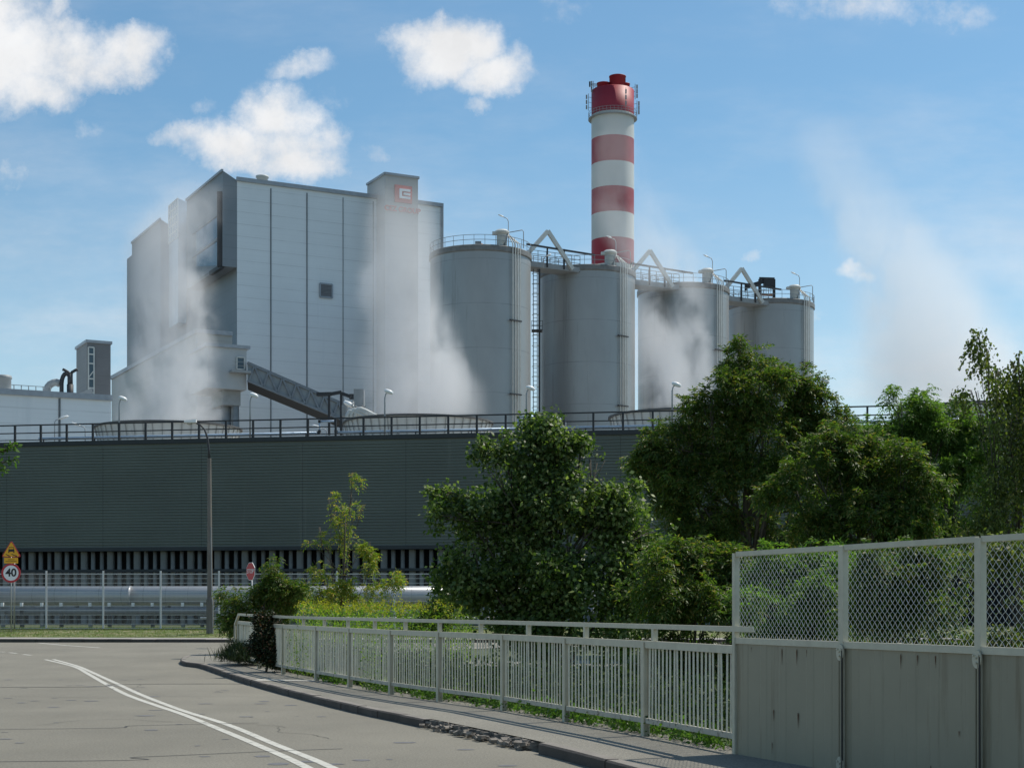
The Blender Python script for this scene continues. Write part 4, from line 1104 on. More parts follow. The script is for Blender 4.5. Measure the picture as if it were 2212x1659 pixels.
# ---------------------------------------------------------------- silos
SR, SH = 5.93, 42.4
def silo():
    t = thing('storage_silo', (0, 0, 0), 'x', 'silo', 'row of steel silos')
    mb = MB(); mb.lathe((0, 0, 0), [(SR, -.3), (SR, SH - .6)], 96); mb.build('shell', M_SILO, t, True)
    mb = MB(); mb.lathe((0, 0, 0), [(SR, SH - .75), (SR + .14, SH - .62), (SR + .14, SH - .08), (SR + .05, SH), (0, SH + .5)], 96); mb.build('rim', M_SILORIM, t)
    mb = MB()
    for h in (.55, 1.1):
        for k in range(48):
            a, b = 2 * math.pi * k / 48, 2 * math.pi * (k + 1) / 48; q = SR + .05
            mb.bar((q * math.cos(a), q * math.sin(a), SH + h), (q * math.cos(b), q * math.sin(b), SH + h), .05, .05)
    for k in range(30):
        a = 2 * math.pi * k / 30; q = SR + .05; mb.bar((q * math.cos(a), q * math.sin(a), SH), (q * math.cos(a), q * math.sin(a), SH + 1.1), .05, .05)
    mb.build('guard_rail', M_GREYSTEEL, t)
    # filter
    c = Vector((2.55, -4.5, SH - .2)); mb = MB()
    mb.lathe(c, [(.60, 0), (.60, 1.9), (.62, 1.95)], 20); mb.build('filter_body', M_PALE, t, True)
    mb = MB(); mb.lathe(c, [(.6, 1.55), (.86, 1.8), (.86, 1.95), (.6, 2.15), (0, 2.2)], 20)
    mb.box(c + Vector((-.75, -.1, 1.75)), (.7, .7, .3)); mb.build('filter_hood', M_PALE, t)
    # pipes down the front
    ph = R(43.5)
    for k in range(4):
        a = ph + (k - 1.5) * R(3.6); n_ = Vector((math.sin(a), -math.cos(a), 0)); q = SR + .26
        top = n_ * q + Vector((0, 0, SH + .2)); c2 = Vector((3.0 + .12 * k, -4.3, SH + 1.8 - .12 * k))
        mb = MB(); mb.tube([n_ * q + Vector((0, 0, -.2)), top, top * 1.0 + Vector((-.05, 0, .25)), c2], .062, 8); mb.build('downpipe', M_GREYSTEEL2, t, True)
    for k in range(4):
        mb = MB(); b0 = Vector((2.95 + .14 * k, -4.6, SH + 1.65)); mb.tube([b0, b0 + Vector((-.55, -.5, -1.7))], .06, 6); mb.build('filter_pipe', M_GREYSTEEL, t, True)
    for zf in (.20, .40, .60, .80):
        a = ph; n_ = Vector((math.sin(a), -math.cos(a), 0)); t_ = Vector((math.cos(a), math.sin(a), 0)); c = n_ * (SR + .26) + Vector((0, 0, SH * zf))
        mb = MB(); mb.bar(c - t_ * 1.05, c + t_ * .75, .22, .14); mb.build('pipe_bracket', M_DARKSTEEL, t)
    # lamp and small mast
    mb = MB(); b = Vector((3.3, -4.2, SH)); mb.tube([b, b + Vector((0, 0, 3.0)), b + Vector((-.15, 0, 3.35)), b + Vector((-.6, 0, 3.55))], .05, 6); mb.build('lamp_pole', M_POLE, t, True)
    mb = MB(); mb.lathe((0, 0, 0), [(0, .12), (.16, .08), (.2, 0), (0, -.08)], 12); M4 = Matrix.Translation(b + Vector((-.85, 0, 3.65))) @ Matrix.Rotation(.4, 4, 'Y') @ Matrix.Scale(2, 4, (1, 0, 0)); mb.v = [tuple(M4 @ Vector(q)) for q in mb.v]; mb.build('lamp_head', M_LAMP, t, True)
    mb = MB(); mb.tube([b + Vector((.1, 0, 1.75)), b + Vector((1.6, -.1, 2.0)), b + Vector((1.75, -.1, 1.8)), b + Vector((1.75, -.1, -.1))], .05, 6); mb.build('vent_pipe', M_GREYSTEEL, t, True)
    return t
s0 = silo(); sstep = Vector((13.1, 10.4, 0)); sc1 = Vector((-3.72, 185.8, .6))
labs = ['tallest-looking steel silo, leftmost of the row, beside the boiler house', 'second steel silo, standing in front of the chimney foot', 'third steel silo, largely veiled by steam', 'rightmost steel silo, behind the big tree top']
for i in range(4):
    p = sc1 + sstep * i
    if i == 0: s0.location = p; s0['label'] = labs[0]
    else: dup(s0, p, labs[i])
SZ = SH + .6
# extra orange pipe on the first silo roof
op = thing('roof_pump', PX(1050, 532, 181), 'rusty orange pipe lying on the roof of the leftmost silo', 'pipe')
mb = MB(); mb.tube([PX(1032, 529, 181), PX(1045, 531, 181), PX(1072, 537, 181)], [.3, .16, .16], 8); mb.build('pipe_body', M_ORANGE, op, True)
mb = MB(); mb.box(PX(1033, 530, 181), (.7, .6, .8)); mb.build('pump_head', M_GREYSTEEL, op)
# inverted-V braces
RD = sstep.normalized(); RN = Vector((RD.y, -RD.x, 0))
def brace():
    t = thing('inverted_brace', (0, 0, 0), 'x', 'steel brace', 'inverted V braces above the silos')
    a, ap, b = PX(1137, 552, 186.5), PX(1183, 500, 188), PX(1237, 582, 189.5)
    t.location = a
    mb = MB(); mb.bar(a, ap, .36, .46); mb.build('beam', M_PALE, t)
    mb = MB(); mb.bar(ap + Vector((0, 0, .05)), b, .36, .46); mb.build('beam', M_PALE, t)
    return t
b0 = brace(); base0 = b0.location.copy()
for i, l in enumerate(('inverted V brace between the first and second silos', 'inverted V brace between the second and third silos, faint in steam', 'inverted V brace between the third and rightmost silos')):
    if i == 0: b0['label'] = l
    else: dup(b0, base0 + sstep * i, l)
def bridge():
    A = sc1 + RD * (SR - .8) + RN * 1.6; B = sc1 + sstep - RD * (SR - 1.4) + RN * 2.6
    t = thing('silo_bridge', (A.x, A.y, SZ), 'x', 'footbridge', 'footbridges between the silo roofs')
    a, b = Vector((A.x, A.y, SZ - .9)), Vector((B.x, B.y, SZ - .9)); dd = (b - a).normalized()
    mb = MB(); mb.bar(a, b, 2.6, .25); mb.build('deck', M_GREYSTEEL, t)
    for o_ in (-1.25, 1.25):
        mb = MB(); n2 = RN * o_
        mb.bar(a + n2 + Vector((0, 0, .25)), b + n2 + Vector((0, 0, .25)), .15, .5)
        for h in (.95, 1.4, 1.85): mb.bar(a + n2 + Vector((0, 0, h)), b + n2 + Vector((0, 0, h)), .06, .06)
        for k in range(7): c = a.lerp(b, k / 6) + n2; mb.bar(c, c + Vector((0, 0, 1.85)), .08, .08)
        mb.build('handrail', M_GREYSTEEL, t)
    mb = MB(); n2 = RN * 1.4; mb.bar(a - dd * .5 + n2 + Vector((0, 0, 2.4)), b + dd * 2 + n2 + Vector((0, 0, 2.2)), .2, .2)
    for k in (2, 4): c = a.lerp(b, k / 6) + n2; mb.bar(c, c + Vector((0, 0, 2.4)), .2, .2)
    mb.build('pipe_rail', M_DARKSTEEL, t)
    return t
br = bridge(); brl = br.location.copy()
for i, l in enumerate(('footbridge between the first and second silo roofs', 'footbridge between the second and third silo roofs, veiled by steam', 'footbridge between the third and rightmost silo roofs')):
    if i == 0: br['label'] = l
    else: dup(br, brl + sstep * i, l)
# ladder tower
ld = thing('caged_ladder', PX(1156, 930, 187.5), 'tall dark caged ladder in the gap between the first and second silos', 'ladder')
D = 187.5; mb = MB(); z0, z1 = 1.0, SZ - 1.2
xa, xb = PX(1152, 0, D).x, PX(1160.5, 0, D).x
for x in (xa, xb): mb.bar((x, D, z0), (x, D, z1), .09, .09)
z = z0
while z < z1: mb.bar((xa, D, z), (xb, D, z), .05, .05); z += .5
mb.build('rungs', M_DARKSTEEL, ld)
mb = MB(); z = z0 + 1; xm_ = (xa + xb) / 2
while z < z1:
    for k in range(6):
        a, b = math.pi * (k / 6), math.pi * ((k + 1) / 6)
        mb.bar((xm_ + .38 * math.cos(a), D - .6 * math.sin(a), z), (xm_ + .38 * math.cos(b), D - .6 * math.sin(b), z), .06, .05)
    z += 2.45 / 2
mb.build('safety_cage', mat('cage_yellowed', (.24, .20, .09), .6), ld)
mb = MB(); px_ = PX(1165, 0, D).x; mb.tube([(px_, D, z0), (px_, D, z1)], .13, 8); mb.build('standpipe', M_DARKSTEEL, ld)
for yp in (715, 925):
    zp = zat(yp, D); mb = MB(); mb.box((xm_ + .2, D, zp), (1.3, 1.2, .18))
    for h in (.5, 1.1):
        mb.bar((xm_ - .45, D - .6, zp + h), (xm_ + .85, D - .6, zp + h), .05, .05)
    for q in (-.45, .2, .85): mb.bar((xm_ + q, D - .6, zp), (xm_ + q, D - .6, zp + 1.1), .05, .05)
    mb.build('rest_platform', M_DARKSTEEL, ld)
# hoist frame on the last silo
hf = thing('hoist_frame', PX(1655, 652, 212.5), 'dark steel hoist frame on the roof of the rightmost silo', 'hoist frame')
D = 212.5; mb = MB()
for dd_ in (0, 2.5):
    for x in (1641, 1672):
        mb = MB(); mb.bar(PX(x, 652, D + dd_), PX(x, 603.6, D + dd_), .34, .34); mb.build('post', M_DARKSTEEL, hf)
mb = MB(); mb.bar(PX(1640, 602, D), PX(1673, 603, D), .3, .35); mb.build('top_beam', M_DARKSTEEL, hf)
mb = MB(); mb.box(PX(1660, 611, D), (1.3, 1.0, 1.1)); mb.bar(PX(1613, 620, D), PX(1660, 605, D), .4, .45); mb.bar(PX(1611, 613, D), PX(1611, 628, D), .3, .3); mb.bar(PX(1611, 614, D), PX(1624, 614, D), .2, .2); mb.build('hoist', M_DARKSTEEL, hf)
mb = MB(); mb.bar(PX(1641, 636, D), PX(1672, 638, D), .3, .3); mb.build('beam', M_ORANGE, hf)
mb = MB()
for y in (620, 628): mb.bar(PX(1641, y, D), PX(1672, y, D), .05, .05)
for x in range(1645, 1672, 5): mb.bar(PX(x, 636, D), PX(x, 618, D), .05, .05)
mb.build('guard_rail', M_GREYSTEEL, hf)
sl_ = thing('bridge_lamp', PX(1174, 575, 187), 'small arm lamp on the footbridge between the first two silos', 'lamp')
mb = MB(); mb.tube([PX(1173.5, 580, 187), PX(1173.5, 560, 187), PX(1177, 556, 187), PX(1181, 554, 187)], .06, 6); mb.build('pole', M_POLE, sl_, True)
mb = MB(); mb.lathe((0, 0, 0), [(0, .12), (.16, .08), (.2, 0), (0, -.08)], 12); M4 = Matrix.Translation(PX(1185, 552, 187)) @ Matrix.Rotation(-.4, 4, 'Y') @ Matrix.Scale(2, 4, (1, 0, 0)); mb.v = [tuple(M4 @ Vector(q)) for q in mb.v]; mb.build('lamp_head', M_LAMP, sl_, True)

# ---------------------------------------------------------------- street lamp
SLD = 67.0; sx_ = (453.5 - CX0) / FPX * SLD
st = thing('street_lamp', (sx_, SLD, .42), 'tall concrete street lamp with a curved arm over the road', 'street lamp')
za = zat(990, SLD)
mb = MB(); mb.tube([(sx_, SLD, .3), (sx_, SLD, 1.9), (sx_, SLD, 2.0), (sx_ - .03, SLD, za)], [.155, .15, .115, .085], 10); mb.build('pole', M_CPOLE, st)
mb = MB(); mb.tube([(sx_ + .14, SLD - .1, .35), (sx_ + .14, SLD - .1, 1.6), (sx_ + .09, SLD - .1, 2.2), (sx_ + .06, SLD - .08, 5)], .02, 6); mb.build('cable', M_GREYSTEEL, st)
pts = [PX(x, y, SLD) for x, y in ((452, 994), (451, 970), (448, 945), (442, 928), (433, 918), (424, 914))]
mb = MB(); mb.tube(pts, [.06, .05, .045, .04, .035, .035], 8); mb.build('arm', M_DARKSTEEL, st, True)
mb = MB(); c = PX(412, 912, SLD)
mb.prism([(c.x - .26, c.y - .13), (c.x + .24, c.y - .10), (c.x + .24, c.y + .10), (c.x - .26, c.y + .13)], c.z - .02, [c.z + .05, c.z + .11, c.z + .11, c.z + .05]); hd = mb.build('lamp_head', M_LAMP, st)
mb = MB(); mb.lathe((c.x - .05, c.y, c.z - .02), [(.12, 0), (.10, -.07), (0, -.10)], 14); mb.build('lens', M_SIGNBACK, hd, True)

# ---------------------------------------------------------------- signs
SGD = 68.0
sg = thing('road_sign', (PX(25, 0, SGD).x, SGD, .5), 'yellow warning triangle above a round 40 speed sign on twin poles', 'road sign')
mb = MB(); mb.tube([PX(24.3, 1364, SGD), PX(24.3, 1172, SGD)], .03, 8); mb.build('pole', M_SIGNBACK, sg, True)
mb = MB(); mb.tube([PX(31, 1358, SGD + .5), PX(31, 1205, SGD + .1)], .035, 8); mb.build('pole', M_SIGNBACK, sg, True)
def plate(poly, th, D, m, name, par, z=True):
    mb = MB(); f_ = [PX(x, y, D) for x, y in poly]; b_ = [p + Vector((0, th, 0)) for p in f_]; n = len(poly)
    mb.add(f_ + b_, [tuple(range(n))[::-1], tuple(range(n, 2 * n))] + [(i, (i + 1) % n, n + (i + 1) % n, n + i) for i in range(n)]); return mb.build(name, m, par)
def rtri(cx_, cy_, sc_, r=.12):
    base = [(24.4, 1167), (45.4, 1203), (3.0, 1203)]; c = (24.3, 1191)
    out = []
    for i in range(3):
        p = Vector(base[i]); q = Vector(base[(i + 1) % 3]); o = Vector(base[i - 1])
        a, b = p.lerp(o, r), p.lerp(q, r)
        for t in (0, .25, .5, .75, 1): out.append((1 - t) ** 2 * a + 2 * t * (1 - t) * p + t * t * b)
    return [(c[0] + (p.x - c[0]) * sc_, c[1] + (p.y - c[1]) * sc_) for p in out]
plate(rtri(0, 0, 1), .02, SGD - .06, M_SIGNRED, 'triangle_border', sg)
yf = plate(rtri(0, 0, .88), .004, SGD - .068, M_YEL, 'triangle_face', sg)
for poly in ([(19.5, 1181.5), (29.5, 1181.5), (30, 1185.6), (31, 1187), (31, 1194), (28.8, 1194), (28.6, 1191.3), (20.3, 1191.3), (20, 1194), (18, 1194), (18, 1187), (19, 1185.6)],
             [(11.5, 1197.0), (14, 1196.6), (21, 1200), (20, 1201.8), (18.5, 1200.8)], [(23.5, 1197.0), (26, 1196.4), (37, 1200.3), (35.5, 1202), (33.5, 1201)]):
    plate(poly, .003, SGD - .074, M_BLACK, 'symbol', yf)
plate([(20.3, 1182.8), (28.7, 1182.8), (29.2, 1185.8), (19.8, 1185.8)], .002, SGD - .0785, M_YEL, 'symbol_window', yf)
pl = plate([(8.8, 1204.2), (38.6, 1204.2), (38.6, 1216.6), (8.8, 1216.6)], .015, SGD - .06, M_YEL, 'supplementary_plate', sg)
mb = MB()
for y, xa_, xb_ in ((1208.5, 17, 31), (1212.0, 12, 36)):
    x = xa_
    while x < xb_:
        w = random.uniform(.7, 2.0); mb.box(PX(x + w / 2, y, SGD - .064), (w * SGD / FPX, .003, .022)); x += w + .5
mb.build('small_lettering', M_BLACK, pl)
def circ(r): return [(23.6 + r * math.cos(a), 1237.4 + r * math.sin(a)) for a in np.linspace(0, 2 * math.pi, 41)[:-1]]
plate(circ(20.7), .02, SGD - .08, M_SIGNRED, 'round_border', sg)
rf = plate(circ(16.4), .004, SGD - .088, M_SIGNWHITE, 'round_face', sg)
text_mesh('40', .47, 'numerals', M_BLACK, rf, PX(23.8, 1237.2, SGD - .092), (1, 0, 0), .002, bold=.012)
# stop sign, seen obliquely
SPD = 55.5
sp = thing('stop_sign', (PX(543, 0, SPD).x, SPD, .3), 'red octagonal stop sign seen at a sharp angle above the shrub', 'road sign')
cS = PX(543.5, 1234, SPD); yaw = R(-53)
xd = Vector((math.cos(yaw), math.sin(yaw), 0)); nd = Vector((xd.y, -xd.x, 0))
if nd.y > 0: nd = -nd
def octa(r, off, th, m, name, par):
    mb = MB(); f_ = [cS + xd * (r * math.cos(a)) + Vector((0, 0, r * math.sin(a))) + nd * off for a in np.linspace(0, 2 * math.pi, 9)[:-1] + math.pi / 8]
    b_ = [p - nd * th for p in f_]; mb.add(f_ + b_, [tuple(range(8)), tuple(range(15, 7, -1))] + [(i, (i + 1) % 8, 8 + (i + 1) % 8, 8 + i) for i in range(8)]); return mb.build(name, m, par)
octa(.34, .04, .012, M_SIGNWHITE, 'border', sp); of = octa(.322, .046, .004, M_SIGNRED, 'face', sp)
text_mesh('STOP', .215, 'lettering', M_SIGNWHITE, of, cS + nd * .052, xd, .003, bold=.001)
mb = MB(); mb.tube([(cS.x - nd.x * .02, cS.y, .1), (cS.x, cS.y + .03, cS.z + .3)], .03, 8); mb.build('pole', M_SIGNBACK, sp, True)

# ---------------------------------------------------------------- foliage
def rand_dirs(n):
    v = rng.normal(size=(n, 3)); return v / np.linalg.norm(v, axis=1, keepdims=True)
def leaves(C, A, Nn, length, width, fold=.0):
    """C base points, A axis unit, Nn normal; diamond leaf of 4 verts"""
    B = np.cross(A, Nn); B /= np.maximum(np.linalg.norm(B, axis=1, keepdims=True), 1e-6)
    l = length[:, None]; w = width[:, None]; n = len(C)
    V = np.empty((n, 4, 3)); V[:, 0] = C; V[:, 1] = C + A * l * .45 + B * w * .5; V[:, 2] = C + A * l - Nn * l * .12; V[:, 3] = C + A * l * .45 - B * w * .5
    return V.reshape(-1, 3), np.arange(n * 4).reshape(n, 4)
def lobe_points(lobes, n, shell=.55):
    w = np.array([l[3] * l[4] * l[5] for l in lobes]) ** (2 / 3.0); w = w / w.sum()
    idx = rng.choice(len(lobes), n, p=w); L = np.array([l[:6] for l in lobes])[idx]
    d = rand_dirs(n); r = (shell + (1 - shell) * rng.random(n)) ** 1.0
    r = np.where(rng.random(n) < .25, rng.random(n) * .9, r); r = np.where(rng.random(n) < .16, 1 + rng.exponential(.16, n), r)
    return L[:, :3] + d * L[:, 3:6] * r[:, None], d
def compound(P, d, kind, size):
    n = len(P)
    if kind == 'broad':
        k = 7; rep = np.repeat(P, k, 0); out = np.repeat(d, k, 0)
        off = rng.normal(size=(n * k, 3)) * size * .9; C = rep + off
        A = out * .5 + rng.normal(size=(n * k, 3)) * .75 + np.array([0, 0, -.35]); A /= np.linalg.norm(A, axis=1, keepdims=True)
        Nn = out * .6 + rng.normal(size=(n * k, 3)) * .55 + np.array([0, 0, .5]); Nn /= np.linalg.norm(Nn, axis=1, keepdims=True)
        L = size * rng.uniform(.7, 1.35, n * k); return leaves(C, A, Nn, L, L * .72)
    if kind == 'pinnate':
        # several compound leaves radiating from a twig end, each with paired leaflets
        m = 4; P2 = np.repeat(P, m, 0); out = np.repeat(d, m, 0); R1 = out * .7 + rng.normal(size=(n * m, 3)) * .7 + np.array([0, 0, .15]); R1 /= np.linalg.norm(R1, axis=1, keepdims=True)
        Ln = size * rng.uniform(1.7, 2.6, n * m)
        up = np.array([0, 0, 1.]) + rng.normal(size=(n * m, 3)) * .3; side = np.cross(R1, up); side /= np.maximum(np.linalg.norm(side, axis=1, keepdims=True), 1e-6); nn = np.cross(side, R1)
        CV, CA, CN, CL = [], [], [], []
        for j, (t, sg_) in enumerate([(.25, 1), (.25, -1), (.5, 1), (.5, -1), (.75, 1), (.75, -1), (1, 0)]):
            droop = np.array([0, 0, -1.]) * (t * t * .35) * Ln[:, None]
            CV.append(P2 + R1 * (Ln * t)[:, None] + droop)
            a = side * sg_ * .85 + R1 * .6 + np.array([0, 0, -.45]) + rng.normal(size=(n * m, 3)) * .18; CA.append(a / np.linalg.norm(a, axis=1, keepdims=True))
            q = nn + rng.normal(size=(n * m, 3)) * .35; CN.append(q / np.linalg.norm(q, axis=1, keepdims=True)); CL.append(size * rng.uniform(.8, 1.2, n * m))
        L = np.concatenate(CL); return leaves(np.concatenate(CV), np.concatenate(CA), np.concatenate(CN), L, L * .32)
    if kind == 'hang':
        k = 9; rep = np.repeat(P, k, 0); t = np.tile(np.linspace(0, 1, k), n)[:, None]
        dirn = d * .35 + np.array([0, 0, -.8]) + rng.normal(size=(n, 3)) * .2; dirn = np.repeat(dirn, k, 0)
        C = rep + dirn * t * size * 7 + rng.normal(size=(n * k, 3)) * size * .3
        A = rng.normal(size=(n * k, 3)) * .5 + np.array([0, 0, -1.0]); A /= np.linalg.norm(A, axis=1, keepdims=True)
        Nn = rand_dirs(n * k); L = size * rng.uniform(.8, 1.2, n * k); return leaves(C, A, Nn, L, L * .72)
def branch_tubes(mb, base, lobes, r0, seed=0):
    rnd = random.Random(seed)
    cen = sum((Vector(l[:3]) for l in lobes), Vector((0, 0, 0))) / len(lobes); top = max(l[2] for l in lobes)
    trunk = [Vector(base)]; H = top - base[2]
    for k in range(1, 6):
        t = k / 5; trunk.append(Vector((base[0] + (cen.x - base[0]) * t + rnd.uniform(-.03, .03) * H * .3, base[1] + (cen.y - base[1]) * t, base[2] + H * .82 * t)))
    mb.tube(trunk, [r0 * (1 - .8 * k / 5) for k in range(6)], 7)
    return trunk, rnd
def make_tree(name, label, cat, lobespx, D, base_px, basez, lm, kind, size, nclus, r0, group=None, depth=.8, shell=.5, tufts=2):
    """lobespx: (x, y, rx, ry[, dD]) photo units at depth D"""
    lobes = []
    for l in lobespx:
        dD = l[4] if len(l) > 4 else random.uniform(-.6, .6) * depth
        c = PX(l[0], l[1], D + dD); s = (D + dD) / FPX
        lobes.append((c.x, c.y, c.z, l[2] * s, (l[2] + l[3]) / 2 * s * depth, l[3] * s))
    main = list(lobes); cz = sum(l[2] for l in main) / len(main); cxm = sum(l[0] for l in main) / len(main)
    lobes = [(a, b, c, rx * .86, ry * .86, rz * .86) for a, b, c, rx, ry, rz in main]
    if tufts:
        for (a, b, c, rx, ry, rz) in main:
            for _ in range(tufts):
                th = random.uniform(-.5, math.pi + .5); rr = random.uniform(.85, 1.12); s = random.uniform(.14, .30)
                lobes.append((a + rx * rr * math.cos(th), b + random.uniform(-.7, .7) * ry, c + rz * rr * math.sin(th), max(.09, rx * s), max(.09, ry * s), max(.12, rz * s * 1.5)))
    bx = (base_px - CX0) / FPX * D
    t = thing(name, (bx, D, basez), label, cat, group)
    mb = MB(); trunk, rnd = branch_tubes(mb, (bx, D, basez), lobes, r0, int(D * 10))
    mb.build('trunk', M_BARK, t, True)
    mb = MB(); ends = []
    for l in lobes[:len(main)]:
        c = Vector(l[:3]); j = 1 + min(3, int(rnd.random() * 4)); s_ = trunk[j]
        if s_.z > c.z - .1: s_ = trunk[max(1, j - 1)]
        mid = s_.lerp(c, .5) + Vector((rnd.uniform(-.1, .1), rnd.uniform(-.1, .1), rnd.uniform(0, .2))) * (c - s_).length * .5
        rb = r0 * .38 * min(1, .4 + l[3] / 1.5); mb.tube([s_, mid, c], [rb, rb * .6, rb * .3], 5); 
        for q in range(5):
            dd = Vector(rand_dirs(1)[0]); e = c + Vector((dd.x * l[3], dd.y * l[4], abs(dd.z) * l[5])) * .85
            mb.tube([mid.lerp(c, .6), (mid.lerp(c, .6) + e) / 2 + Vector((0, 0, .05)), e], [rb * .3, rb * .2, .006], 4); ends.append(e)
    mb.build('limbs', M_BARK, t, True)
    P, d = lobe_points(lobes, nclus, shell)
    # clump: keep clusters where a smooth 3-D wave field is high, so gaps open in the crown
    f = np.sin(P[:, 0] * 3.1 + 1.3 * np.sin(P[:, 2] * 2.3)) + np.sin(P[:, 2] * 3.7 + 1.1 * np.sin(P[:, 1] * 2.9)) + np.sin(P[:, 1] * 3.3 + P[:, 0] * 1.7)
    P = P + (np.sin(P[:, [1, 2, 0]] * 4.3 + 1.7) + np.sin(P[:, [2, 0, 1]] * 9.1)) * .09 * (D / 40)
    keep = (f + rng.normal(size=len(P)) * .7) > -.55
    P, d = P[keep], d[keep]
    V, F = compound(P, d, kind, size)
    npmesh('crown', V, F, lm, t)
    return t, lobes

# dense maple in the middle
mp_l = [(1250, 1005, 46, 44), (1292, 1045, 44, 44), (1225, 1045, 50, 50), (1345, 1120, 50, 50), (1150, 960, 36, 40), (1195, 960, 40, 60, 0), (1180, 935, 16, 38, 0), (1130, 1015, 50, 50), (1062, 1020, 30, 40), (1245, 1015, 40, 45), (1190, 1090, 90, 70), (1178, 1010, 26, 60), (1080, 1110, 80, 70), (990, 1080, 42, 26), (958, 1068, 14, 8, 0), (950, 1120, 16, 14),
        (1290, 1110, 70, 60), (1345, 1090, 34, 36), (1368, 1062, 12, 26, 0), (1320, 1190, 90, 80), (1400, 1150, 24, 30), (1200, 1200, 120, 90), (1070, 1210, 80, 80), (1000, 1190, 50, 40), (1020, 1260, 60, 50), (1100, 1290, 90, 70), (1230, 1300, 120, 80),
        (1350, 1280, 80, 80), (1400, 1200, 45, 60), (1290, 1000, 26, 30), (1160, 1370, 120, 60), (1320, 1370, 90, 60), (1020, 1130, 60, 50), (1238, 965, 20, 26), (1090, 985, 22, 30), (1262, 960, 14, 22, 0), (1040, 960, 14, 24, 0)]
make_tree('maple_tree', 'dense dark green maple with broad leaves in the middle behind the railing', 'tree', mp_l, 33, 1190, -1.4, L_MAPLE, 'broad', .10, 11000, .16, depth=.95)
# big ash
ash_l = [(1600, 790, 34, 34, 0), (1598, 765, 12, 22, 0), (1645, 800, 40, 34), (1680, 810, 30, 40), (1580, 850, 55, 50), (1640, 860, 80, 60), (1720, 850, 45, 45), (1495, 862, 22, 16, 0), (1520, 880, 40, 28), (1750, 880, 45, 40), (1765, 845, 22, 20, 0),
         (1560, 930, 80, 60), (1660, 940, 100, 70), (1760, 940, 60, 55), (1460, 960, 70, 45), (1420, 1000, 60, 50), (1400, 960, 30, 24), (1480, 1030, 90, 60), (1580, 1010, 80, 55), (1690, 1020, 90, 60), (1780, 1010, 60, 60),
         (1440, 1080, 60, 50), (1530, 1110, 80, 60), (1390, 1010, 32, 36), (1730, 1100, 70, 60), (1500, 1170, 70, 50), (1640, 1140, 60, 50), (1700, 1180, 60, 40), (1800, 900, 30, 20), (1470, 920, 30, 20), (1480, 1240, 60, 60), (1560, 1220, 70, 60)]
make_tree('ash_tree', 'big ash tree, the tallest one, rising in front of the rightmost silo', 'tree', ash_l, 47, 1640, -.9, L_ASH, 'pinnate', .12, 7200, .20, 'ash trees behind the walkway', depth=.85)
ash2 = [(1905, 975, 40, 44), (1965, 1010, 44, 50), (1720, 1060, 70, 70), (1980, 1050, 50, 60), (1960, 1150, 60, 60), (1790, 945, 24, 26), (1760, 1010, 50, 45), (1830, 960, 45, 35), (1850, 1010, 70, 50), (1900, 1030, 60, 50), (1800, 1080, 80, 60), (1900, 1110, 80, 60), (1760, 1150, 70, 50), (1860, 1170, 80, 50), (1940, 1100, 40, 50), (1870, 940, 26, 24), (1820, 1210, 100, 60), (1940, 1190, 60, 60)]
make_tree('ash_tree', 'mid-height ash tree between the big ash and the paler one', 'tree', ash2, 41, 1840, -1.1, L_ASH, 'pinnate', .12, 4200, .13, 'ash trees behind the walkway')
ash3 = [(1930, 930, 50, 46), (2005, 925, 74, 50), (2065, 905, 40, 36), (2105, 945, 40, 50), (1900, 990, 50, 60), (1940, 880, 40, 26), (1920, 865, 16, 14, 0), (1990, 880, 40, 28), (2000, 860, 22, 14, 0), (1960, 920, 70, 40), (2040, 930, 60, 40), (2090, 950, 40, 50), (1980, 980, 80, 50), (2070, 1010, 60, 60), (2000, 1060, 80, 60), (2080, 1090, 60, 60), (1990, 1140, 80, 50), (2060, 1170, 80, 50), (1905, 930, 30, 30), (2110, 1010, 40, 50)]
make_tree('ash_tree', 'paler green ash tree covering the left end of the rightmost fan stack', 'tree', ash3, 50, 2010, -.3, L_ASH2, 'pinnate', .12, 5400, .14, 'ash trees behind the walkway')
# birch at the right edge
bi = [(2200, 790, 18, 40), (2128, 765, 9, 30, 0), (2110, 735, 10, 16, 0), (2150, 805, 20, 16), (2100, 848, 20, 8, 0), (2150, 860, 34, 14), (2190, 850, 30, 40), (2210, 850, 50, 50), (2180, 930, 60, 60), (2140, 960, 34, 70), (2210, 1010, 60, 80), (2150, 1060, 50, 70), (2190, 1130, 80, 60), (2120, 1130, 50, 50), (2240, 950, 50, 100), (2260, 800, 50, 70), (2260, 1100, 60, 90), (2070, 1150, 40, 36)]
make_tree('birch_tree', 'birch with drooping small leaves at the right edge of the view', 'tree', bi, 27, 2230, -1.2, L_BIRCH, 'hang', .062, 2600, .10, depth=1.0, shell=.3)
# bare twigs of the birch
# young yellowing tree
el = [(762, 1040, 9, 28, 0), (758, 1080, 8, 20, 0), (716, 1075, 9, 20, 0), (712, 1110, 14, 12, 0), (735, 1105, 22, 22), (765, 1108, 20, 16), (783, 1095, 10, 10, 0), (745, 1140, 18, 24), (690, 1150, 9, 18, 0), (705, 1172, 22, 16), (672, 1172, 10, 8, 0), (740, 1180, 34, 26), (775, 1195, 26, 22),
      (800, 1185, 10, 24, 0), (715, 1220, 34, 28), (760, 1230, 44, 30), (680, 1225, 14, 22, 0), (800, 1225, 24, 14), (740, 1270, 50, 36), (700, 1270, 34, 30), (800, 1270, 40, 26), (835, 1260, 26, 18), (858, 1245, 9, 22, 0), (770, 1310, 50, 26), (700, 1310, 30, 26)]
make_tree('young_tree', 'sparse young tree with yellowing leaves in front of the dark cladding', 'tree', el, 44, 735, -.1, L_ELDER, 'pinnate', .085, 800, .06, depth=.7, shell=.2, tufts=0)
